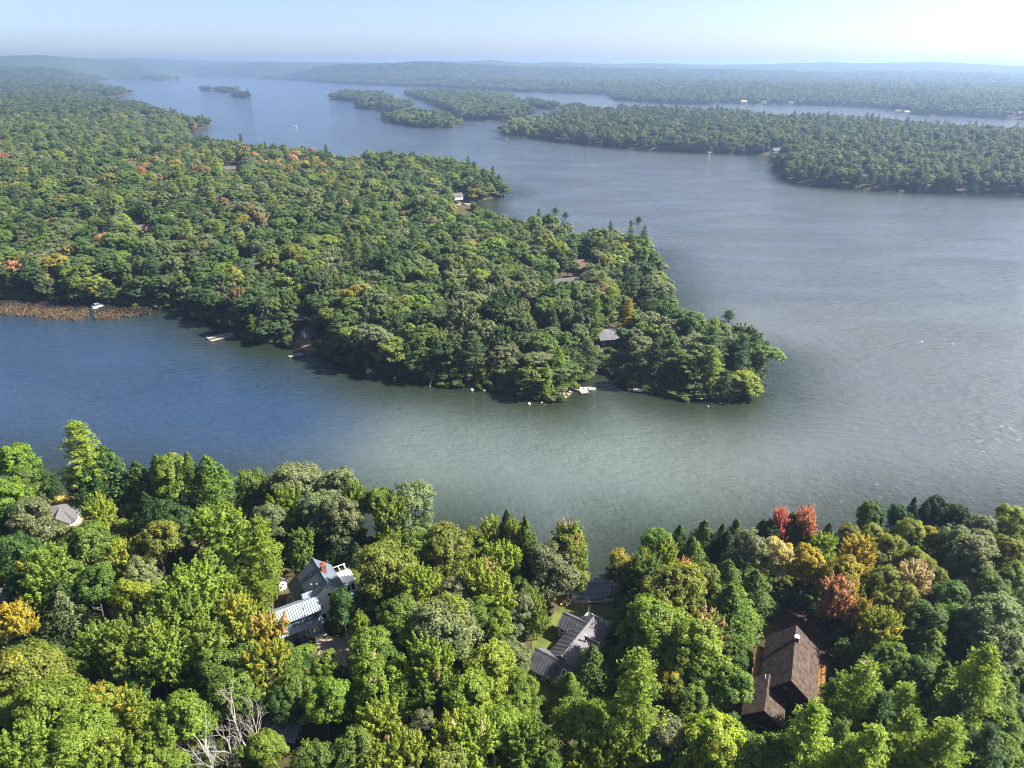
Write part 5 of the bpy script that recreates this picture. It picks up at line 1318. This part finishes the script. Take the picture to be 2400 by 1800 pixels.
 (8, 400, 1110, 500, 'pine', 'pinelight'), (8, 560, 890, 280, 'pine', 'mid'), (8, 1000, 1010, 360, 'pine', 'pine'), (8, 900, 1300, 500, 'pine', 'pinelight'), (8, 1300, 1180, 480, 'pine', 'pinelight'), (8, 1620, 1240, 540, 'pine', 'pinelight'), (8, 1150, 1380, 440, 'pine', 'pinelight'), (8, 1450, 1480, 460, 'pine', 'pinelight'), (8, 2110, 1430, 440, 'oak', 'mid'), (8, 1900, 1290, 440, 'pine', 'pine'), (8, 140, 1390, 420, 'oak', 'mid'), (8, 1700, 990, 380, 'pine', 'pine'),
 (8, 2000, 720, 400, 'oak', 'mid'), (8, 2120, 460, 360, 'oak', 'oakgrey'), (8, 640, 1250, 360, 'pine', 'mid'), (8, 1560, 760, 380, 'fir', 'mid'), (8, 1300, 700, 330, 'oak', 'oak'), (8, 700, 1500, 420, 'pine', 'pinelight'), (8, 480, 1480, 380, 'oak', 'mid'),
]
# bare trees: pixel of the top, height in metres
DEAD = [((554, 1617), 15, 7.5), ((532, 1690), 13, 6), ((478, 1700), 12.5, 6.5), ((462, 1748), 12, 6.5), ((590, 1655), 13, 5.5), ((203, 1444), 6, 3.5), ((1311, 1757), 8, 4.5)]
HFUN = dict(oak=lambda w_: min(max(w_ * 1.35 + 3.5, 5), 18), maple=lambda w_: min(max(w_ * 1.5 + 3, 4.5), 19), birch=lambda w_: min(w_ * 2 + 4, 14), pine=lambda w_: min(w_ * 2.1 + 2, 25), fir=lambda w_: min(max(w_ * 1.35 + 1.8, 3.2), 15))
NEARPOS = []
for e in T:
    rg, zx, zy, wz, kind, colr = e[:6]
    px, py = ZR[rg][0] + zx / 3.687, ZR[rg][1] + zy / 3.687
    p = G(px, py, 12.0); dep = float(Q(p + Vector((0, 0, 12)))[2])
    w_ = wz / 3.687 * dep / FPX
    h_ = HFUN[kind](w_)
    for _ in range(18):
        p = G(px, py, h_)
        if gd(p.x, p.y) > .8 or h_ > 22: break
        h_ += .8
    dep = float(Q(p + Vector((0, 0, h_)))[2]); w_ = wz / 3.687 * dep / FPX * (1.25 if kind == 'fir' else 1.06)
    pr = random.choice(NEARP[kind])
    tip = PAL[e[6]] if len(e) > 6 else None
    plant(pr, p.x, p.y, max(p.z, .1) - .1, w_, h_, random.uniform(0, 6.28), jit(PAL[colr]), tip, e[7] if len(e) > 7 else 0, WORD[colr] + (f" and {WORD[e[6]]}" if len(e) > 6 and e[7] >= .2 and WORD[e[6]] != WORD[colr] else ''), lean=(random.uniform(-.03, .03), random.uniform(-.03, .03)))
    NEARPOS.append((p.x, p.y, w_ / 2, h_))
for i, (px, h_, w_) in enumerate(DEAD):
    p = G(px[0], px[1], h_ * .95)
    plant(NEARP['dead'][i % 4], p.x, p.y, p.z, w_, h_, i * 1.3, (.4, .4, .4), colour='pale grey')


# ------------------------------------------------------------------ the rest of the woods
def jitter_points(x0, x1, y0, y1, s, rng):
    xs = np.arange(x0, x1, s); ys = np.arange(y0, y1, s * .866)
    X, Y = np.meshgrid(xs, ys); X = X + (np.arange(len(ys)) % 2)[:, None] * s / 2
    return np.stack([X.ravel(), Y.ravel()], -1) + rng.uniform(-.38, .38, (X.size, 2)) * s


def in_any(pts, polys, grow=0):
    m = np.zeros(len(pts), bool)
    for p in polys: m |= sdf(p, pts) > -grow
    return m


# roofs, docks and cottages the woods leave in sight: pixel, radius in pixels
SIGHT = [(1321, 652, 1), (1371, 608, 2), (1433, 770, 2), (1424, 820, 7), (331, 526, 5), (539, 389, 10), (333, 270, 7), (1071, 459, 5), (1100, 480, 22), (722, 772, 6), (715, 800, 20), (1819, 352, 6), (275, 179, 8), (2104, 259, 10), (2125, 261, 6), (2393, 267, 7), (1743, 239, 4), (1790, 240.5, 3), (1853, 242, 3),
         (1370, 905, 14), (1410, 890, 22), (1440, 880, 10), (690, 832, 14), (1497, 913, 14), (1530, 915, 8), (1326, 918, 12)]
rng = np.random.default_rng(21)
HOUSEPTS = np.array([[o.location.x, o.location.y] for o in SC.objects if o.parent is None and o.get("category") in ("house", "cabin", "cottage", "boathouse", "shed", "barn")])
rings = [(215, 640, 8.8), (640, 1500, 10.), (1500, 3000, 13.), (3000, 6400, 24.)]
P2 = []; PW = []
for r0, r1, s in rings:
    half = r1 * math.sin(R(40))
    c = jitter_points(-half, half, r0 * .6, r1, s, rng)
    rr_ = np.hypot(c[:, 0], c[:, 1]); az = np.degrees(np.arctan2(c[:, 0], c[:, 1]))
    c = c[(rr_ >= r0) & (rr_ < r1) & (np.abs(az) < 39.5)]
    P2.append(c); PW.append(np.full(len(c), s))
P2 = np.vstack(P2); PW = np.concatenate(PW)
hh, dd = land(P2)
lim = np.where(PW < 10.5, -.2, np.where(PW < 20, 3, 6))
ok = (dd > lim) & (sdf(NEAR, P2) < -5)
ok &= ~in_any(P2, CLEAR_FAR, 1.5)
P2, PW, hh, dd = P2[ok], PW[ok], hh[ok], dd[ok]
n = len(P2)
kn = fbm(P2[:, 0], P2[:, 1], 90, 3, 11) + rng.normal(0, .55, n) + np.where(dd < 9, .35, 0)
kind = np.where(kn > 1.2, 1, np.where((kn > .86) & (rng.random(n) < .5), 2, 0))      # oak, pine, hemlock
kind = np.where((P2[:, 0] > 100) & (rng.random(n) < .10), 1, kind)
maple = (kind == 0) & (rng.random(n) < .22)
wid = PW * rng.uniform(1.0, 1.6, n); 
small = PW < 10.5
wid = np.where(small, np.where(kind == 0, rng.uniform(8.5, 17, n), np.where(kind == 1, rng.uniform(7.5, 11.5, n), rng.uniform(6, 9, n))), wid)
hgt = np.where(kind == 0, rng.uniform(12, 18.5, n), np.where(kind == 1, rng.uniform(15, 22, n), rng.uniform(10, 15, n)))
hgt *= np.clip(.80 + dd / 40, .80, 1.0) * np.clip(1 + .22 * fbm(P2[:, 0], P2[:, 1], 55, 3, 14) + rng.normal(0, .06, n), .68, 1.35)
Tp = Q(np.column_stack([P2, hh + hgt])); Bs = Q(np.column_stack([P2, hh + hgt * .12]))
vis = (Tp[:, 0] > -60) & (Tp[:, 0] < 2460)
for sx, sy, sr in SIGHT:
    half = wid * .55 * FPX / Tp[:, 2]
    hid = (np.abs(Tp[:, 0] - sx) < half + sr) & (Tp[:, 1] < sy + sr * .6) & (Bs[:, 1] > sy - sr * .3)
    vis &= ~hid
if len(HOUSEPTS):
    dmin = np.min(np.hypot(P2[:, None, 0] - HOUSEPTS[None, :, 0], P2[:, None, 1] - HOUSEPTS[None, :, 1]), 1)
    vis &= dmin > 6.5
sel = np.where(vis)[0]
P2, PW, hh, dd, kind, maple, wid, hgt, Tp = [a[sel] for a in (P2, PW, hh, dd, kind, maple, wid, hgt, Tp)]
n = len(P2)
COLN = np.array(['oak', 'darkgreen', 'oakgrey', 'mid', 'olive', 'bright', 'mustard', 'orange', 'brown', 'pine', 'hemlock', 'lime', 'pinelight'])
CI = {c: i for i, c in enumerate(COLN)}
CV = np.array([PAL[c] for c in COLN])
u = rng.random(n); aut = fbm(P2[:, 0], P2[:, 1], 150, 3, 17)
band = np.exp(-((Tp[:, 1] - 368) / 26.) ** 2) * (Tp[:, 0] > 280) * (Tp[:, 0] < 860) * .18
ci = np.select([u < .26, u < .46, u < .68, u < .84, u < .93], [CI['oak'], CI['darkgreen'], CI['oakgrey'], CI['mid'], CI['olive']], CI['bright'])
u2 = rng.random(n)
lime_patch = (fbm(P2[:, 0], P2[:, 1], 70, 2, 23) > .55) & (u2 < .55)
ci = np.where(lime_patch, np.where(rng.random(n) < .5, CI['bright'], CI['lime']), ci)
ci = np.where(u2 < .012 + .03 * np.clip(aut, 0, 1) + band * .7, CI['mustard'], ci)
ci = np.where(u2 > .994 - .010 * np.clip(aut, 0, 1) * (Tp[:, 2] > 420) - band * .7, np.where(rng.random(n) < .35, CI['orange'], CI['brown']), ci)
ci = np.where(kind == 1, np.where(rng.random(n) < .22, CI['pinelight'], CI['pine']), ci); ci = np.where(kind == 2, np.where(rng.random(n) < .5, CI['hemlock'], CI['darkgreen']), ci)
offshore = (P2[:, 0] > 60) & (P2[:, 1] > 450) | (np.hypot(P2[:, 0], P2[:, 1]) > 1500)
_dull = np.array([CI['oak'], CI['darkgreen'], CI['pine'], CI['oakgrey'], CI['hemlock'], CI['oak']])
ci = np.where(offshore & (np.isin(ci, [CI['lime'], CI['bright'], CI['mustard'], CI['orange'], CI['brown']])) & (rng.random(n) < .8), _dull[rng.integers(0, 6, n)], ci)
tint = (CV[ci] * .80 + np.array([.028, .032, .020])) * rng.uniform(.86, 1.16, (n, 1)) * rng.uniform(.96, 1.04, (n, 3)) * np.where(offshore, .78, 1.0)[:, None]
rot = rng.uniform(0, 6.28, n)
KEYS = ['oak', 'pine', 'fir']
# trees of the wooded point that show largest stand as objects of their own
rank = np.argsort(Tp[:, 2])
near_pick = {0: 105, 1: 95, 2: 90}
mp_pick = 60
single = np.zeros(n, bool)
zsel = (Tp[:, 2] < 520)
for i in rank:
    if not zsel[i]: break
    k = 3 if maple[i] else kind[i]
    if k == 3:
        if mp_pick <= 0: continue
        mp_pick -= 1
    else:
        if near_pick[k] <= 0: continue
        near_pick[k] -= 1
    single[i] = True
for i in np.where(single)[0]:
    key = 'maple' if maple[i] else KEYS[kind[i]]
    pr = random.choice(MIDP[key])
    plant(pr, P2[i, 0], P2[i, 1], hh[i] - .1, wid[i], hgt[i], rot[i], tint[i], colour=WORD[COLN[ci[i]]], zone='point')
# lone pines that break the far skyline of the point
for px, py, h_, w_ in ((1263, 489, 22, 6.5), (1303, 487, 22, 8), (1325, 498, 20, 7), (1480, 516, 24, 6), (1497, 508, 25, 7), (1510, 530, 22, 7), (1432, 518, 20, 6), (1058, 367, 24, 7), (1098, 366, 25, 9), (1110, 378, 22, 8), (1155, 394, 24, 8), (1170, 412, 22, 8), (918, 352, 24, 9), (1710, 728, 18, 7), (1772, 772, 17, 6), (763, 338, 24, 8), (620, 332, 22, 7), (1795, 800, 14, 6)):
    p = G(px, py, h_)
    while gd(p.x, p.y) < 1 and h_ > 5: h_ -= 1; p = G(px, py, h_)
    plant(random.choice(MIDP['pine']), p.x, p.y, max(p.z, .2) - .1, w_, h_, random.uniform(0, 6), jit(PAL['pine']), colour=WORD['pine'], zone='point')
for px, py, h_, w_, kd, c_ in ((592, 738, 11, 6, 'pine', 'pinelight'), (612, 690, 16, 9, 'pine', 'pine'), (1310, 815, 15, 8, 'fir', 'pinelight'), (1280, 850, 13, 7, 'fir', 'bright'), (1478, 700, 17, 7, 'pine', 'mustard'), (1395, 690, 22, 9, 'pine', 'mid'), (1672, 830, 10, 5, 'maple', 'lime'), (880, 785, 6, 3, 'maple', 'lime'), (1100, 438, 14, 6, 'maple', 'lime'), (1130, 450, 12, 8, 'oak', 'olive'), (1055, 440, 13, 8, 'oak', 'olive'), (1660, 560 + 225, 12, 6, 'fir', 'mid')):
    p = G(px, py, h_)
    while gd(p.x, p.y) < 1 and h_ > 5: h_ -= 1; p = G(px, py, h_)
    plant(random.choice(MIDP[kd]), p.x, p.y, max(p.z, .2) - .1, w_, h_, random.uniform(0, 6), jit(PAL[c_]), colour=WORD[c_], zone='point')


def forest(name, label, sel_, protos_of, scale_of=None):
    """one mass of trees: points that carry their tree's size, turn and colour"""
    m = len(sel_)
    if not m: return None
    me = bpy.data.meshes.new(name); me.vertices.add(m)
    me.vertices.foreach_set("co", np.column_stack([P2[sel_], hh[sel_] - .2]).astype(np.float32).ravel())
    idx = np.zeros(m, np.int32); sc_ = np.zeros((m, 3), np.float32)
    objs = protos_of
    flat = [o for k in sorted(objs) for o in objs[k]]
    base = {}; o_ = 0
    for k in sorted(objs): base[k] = (o_, len(objs[k])); o_ += len(objs[k])
    r = np.random.default_rng(m)
    for j, i in enumerate(sel_):
        k = KEYS[kind[i]]; b0, cnt = base[k]; q = b0 + r.integers(cnt); idx[j] = q
        hH, rR = flat[q]["tree_height"], flat[q]["tree_radius"]
        s = wid[i] / (2 * rR); sc_[j] = (s, s, hgt[i] / hH)
    def put(nm, typ, key, val):
        a = me.attributes.new(nm, typ, 'POINT'); a.data.foreach_set(key, np.ascontiguousarray(val).ravel())
    put("pick", 'INT', "value", idx); put("size", 'FLOAT_VECTOR', "vector", sc_)
    put("turn", 'FLOAT_VECTOR', "vector", np.column_stack([np.zeros(m), np.zeros(m), rot[sel_]]).astype(np.float32))
    t3 = tint[sel_].astype(np.float32)
    put("tint", 'FLOAT_VECTOR', "vector", t3); put("tip_tint", 'FLOAT_VECTOR', "vector", t3)
    put("tip_share", 'FLOAT', "value", np.zeros(m, np.float32))
    c = bpy.data.collections.new(name + "_kinds")
    for q, o in enumerate(flat):
        if o.name not in c.objects: c.objects.link(o)
    ng = bpy.data.node_groups.new(name, 'GeometryNodeTree')
    ng.interface.new_socket("Geometry", in_out='INPUT', socket_type='NodeSocketGeometry'); ng.interface.new_socket("Geometry", in_out='OUTPUT', socket_type='NodeSocketGeometry')
    N = ng.nodes; L = ng.links
    gi, gout = N.new("NodeGroupInput"), N.new("NodeGroupOutput")
    mp = N.new("GeometryNodeMeshToPoints"); ip = N.new("GeometryNodeInstanceOnPoints"); ci_ = N.new("GeometryNodeCollectionInfo")
    ci_.inputs["Collection"].default_value = c; ci_.inputs["Separate Children"].default_value = True; ci_.inputs["Reset Children"].default_value = True
    def named(nm, typ):
        a = N.new("GeometryNodeInputNamedAttribute"); a.data_type = typ; a.inputs["Name"].default_value = nm; return a.outputs["Attribute"]
    L.new(gi.outputs[0], mp.inputs[0]); L.new(mp.outputs[0], ip.inputs["Points"]); L.new(ci_.outputs[0], ip.inputs["Instance"])
    ip.inputs["Pick Instance"].default_value = True
    L.new(named("pick", 'INT'), ip.inputs["Instance Index"]); L.new(named("turn", 'FLOAT_VECTOR'), ip.inputs["Rotation"]); L.new(named("size", 'FLOAT_VECTOR'), ip.inputs["Scale"])
    L.new(ip.outputs[0], gout.inputs[0])
    o = bpy.data.objects.new(name, me); COL.objects.link(o)
    md = o.modifiers.new("trees", 'NODES'); md.node_group = ng
    return tag(o, label, None, None, "stuff")


def joined_set(P_, pre):
    out = {}
    for k in P_:
        if k in ('maple', 'dead', 'birch'): continue
        out[k] = []
        for i, p in enumerate(P_[k]):
            o = p.joined(f"{pre}_{k}_{i:02d}"); o["tree_height"] = p.H; o["tree_radius"] = p.R; out[k].append(o)
    return out


MJ, FJ = joined_set(MIDP, "a_mid"), joined_set(FARP, "b_far")
rest = ~single
dep = Tp[:, 2]
insd = lambda poly: sdf(poly, P2) > -8
isR, isM = insd(RIGHT), insd(MIDDLE)
isI = np.zeros(n, bool)
for q in ISLES: isI |= sdf(q, P2) > -4
main = rest & ~isR & ~isM & ~isI
forest("forest", "mixed woods covering the rest of the western point and shore", np.where(main & (dep < 1250) & (P2[:, 0] < 400))[0], MJ)
# bushes and low boughs that hang over the waterline
_keep = (P2, hh, kind, wid, hgt, rot, tint)
_c = jitter_points(-330, 330, 150, 560, 2.6, rng); _h, _d = land(_c)
_m = (_d > -.9) & (_d < 7) & (sdf(NEAR, _c) < -15) & ~in_any(_c, CLEAR_FAR, 1)
_c, _h, _d = _c[_m], _h[_m], _d[_m]
_q = Q(np.column_stack([_c, _h + 2])); _m = np.ones(len(_c), bool)
for sx, sy, sr in SIGHT[-7:] + [(720, 815, 25)]: _m &= np.hypot(_q[:, 0] - sx, _q[:, 1] - sy) > sr
_c, _h, _d = _c[_m], _h[_m], _d[_m]; _n = len(_c)
P2, hh = _c, _h; kind = np.where(rng.random(_n) < .12, 2, 0); hgt = rng.uniform(1.6, 4.0, _n) + np.clip(_d, 0, 4) * .7; wid = rng.uniform(2.8, 5.4, _n); rot = rng.uniform(0, 6.28, _n)
tint = np.array([PAL[q] for q in ('oak', 'mid', 'darkgreen', 'oakgrey', 'olive')])[rng.integers(0, 5, _n)] * rng.uniform(.8, 1.2, (_n, 1))
forest("shore_bushes", "low bushes and boughs fringing the waterline of the point", np.arange(_n), MJ)
P2, hh, kind, wid, hgt, rot, tint = _keep
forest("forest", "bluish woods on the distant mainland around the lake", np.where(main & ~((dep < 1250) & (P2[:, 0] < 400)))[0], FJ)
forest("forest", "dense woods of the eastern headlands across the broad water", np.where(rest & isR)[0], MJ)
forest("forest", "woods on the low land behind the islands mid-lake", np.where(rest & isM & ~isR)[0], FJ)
for q, lb in zip(ISLES, ("wooded island nearest the eastern headland tip", "wooded island just behind the nearest one", "westernmost of the three overlapping wooded islands", "small pine islet, westernmost of the three in open water", "middle pine islet of the three in open water", "pine islet with a gap, easternmost of the three in open water", "tiny rock islet with a few shrubs off the eastern headland", "speck of an islet by the far north-western shore")):
    m = rest & (sdf(q, P2) > -4) & ~isR & ~isM
    if not m.any():
        cc_ = q.mean(0)
    s_ = np.where(m)[0]
    forest("island_woods", "trees of the " + lb, s_, FJ)


# ------------------------------------------------------------------ undergrowth of the near shore
def undergrowth():
    global P2, hh, kind, wid, hgt, rot, tint
    r = np.random.default_rng(77)
    c = jitter_points(-190, 190, 45, 175, 3.1, r)
    h_, d_ = land(c)
    az = np.degrees(np.arctan2(c[:, 0], c[:, 1]))
    k = (d_ > .4) & (sdf(NEAR, c) > -1) & ~in_any(c, CLEAR, .6) & (np.abs(az) < 48) & (np.hypot(c[:, 0], c[:, 1]) > 55)
    hp_ = HOUSEPTS[np.hypot(HOUSEPTS[:, 0], HOUSEPTS[:, 1]) < 200]
    k &= np.min(np.hypot(c[:, None, 0] - hp_[None, :, 0], c[:, None, 1] - hp_[None, :, 1]), 1) > 7.0
    P2 = c[k]; hh = h_[k]; n = len(P2)
    kind = np.where(r.random(n) < .2, 2, 0); hgt = r.uniform(1.6, 4.6, n); wid = r.uniform(2.6, 4.8, n); rot = r.uniform(0, 6.28, n)
    cc = np.array([PAL[q] for q in ('oak', 'mid', 'darkgreen', 'olive', 'bright')])[r.integers(0, 5, n)]
    tint = cc * r.uniform(.8, 1.2, (n, 1))
    forest("undergrowth", "leafy bushes and saplings filling the gaps under the near trees", np.arange(n), MJ)
    # tall wood just outside the frame keeps the shade of the shore woods going
    return n


undergrowth()


# ------------------------------------------------------------------ labels for every single tree
ORD = ["nearest", "second nearest", "third nearest", "fourth nearest", "fifth nearest", "sixth nearest", "seventh nearest", "eighth nearest", "ninth nearest", "tenth nearest", "eleventh nearest", "twelfth nearest",
       "thirteenth nearest", "fourteenth nearest", "fifteenth nearest", "sixteenth nearest", "seventeenth nearest", "eighteenth nearest", "nineteenth nearest", "twentieth nearest"]
LM = {'near': [("the white house", (735, 1370)), ("the blue barn", (720, 1450)), ("the gravel parking area", (830, 1520)), ("the grey-roofed house", (1330, 1510)), ("the yellow kayak", (1322, 1415)), ("the brown cabin", (1850, 1570)), ("the hip-roofed house", (118, 1205)),
                ("the dry lawn", (160, 1185)), ("the bare dead trees", (530, 1720)), ("the cove beach", (1390, 1405)), ("the tan-gabled house", (5, 1395)), ("the brown-roofed house", (440, 1280)), ("the garden shed", (664, 1715)), ("the red shoreline maple", (1870, 1330)), ("the eastern frame edge", (2390, 1500)), ("the white privy", (658, 1385))],
      'point': [("the reed-bed dock", (226, 715)), ("the parallel docks", (530, 782)), ("the sandy clearing", (715, 800)), ("the big pale boulder", (866, 860)), ("the leaning snag", (1008, 890)), ("the fallen log", (1100, 900)), ("the tan gangway", (1330, 905)), ("the small inlet", (1410, 880)),
                 ("the broken dock", (1490, 912)), ("the outer tip", (1770, 905)), ("the swim raft", (1525, 655)), ("the grey-roofed cabin", (1321, 660)), ("the dark-roofed cabin", (1433, 780)), ("the short reed-gap dock", (420, 722)), ("the beach cottage", (1071, 470)), ("the western frame edge", (10, 690))]}
SIDE = ["on the lake side of", "to the right of", "on the near side of", "to the left of"]
SIDEP = ["beyond", "to the right of", "on the camera side of", "to the left of"]
for zone in ('near', 'point'):
    marks = [(nm, np.array(G(*px)[:2])) for nm, px in LM[zone]]
    buckets = {}
    for t in TREES:
        if t[5] != zone: continue
        d = [np.hypot(t[3] - m[1][0], t[4] - m[1][1]) for m in marks]; k = int(np.argmin(d))
        dx, dy = t[3] - marks[k][1][0], t[4] - marks[k][1][1]
        sd = (0 if dy > abs(dx) else 2 if -dy > abs(dx) else 1 if dx > 0 else 3)
        buckets.setdefault((k, sd, t[1]), []).append((d[k], t))
    for (k, sd, kd), lst in buckets.items():
        lst.sort(key=lambda q: q[0])
        for i, (d_, t) in enumerate(lst):
            o = ORD[i] if i < len(ORD) else " ".join(["very"] * (i - len(ORD))) + " outlying"
            side = (SIDE if zone == 'near' else SIDEP)[sd]
            lb = f"{t[2]} {NOUN[kd]}, {o} {side} {marks[k][0]}"
            if len(lb.replace("-", " ").split()) > 16: lb = f"{t[2].split(' and ')[0]} {NOUN[kd].split()[-1]}, {o} {side} {marks[k][0]}"
            t[0]["label"] = lb
            t[0]["group"] = ("%ss of the near shore" if zone == 'near' else "%ss of the wooded point") % kd.replace("_", " ")
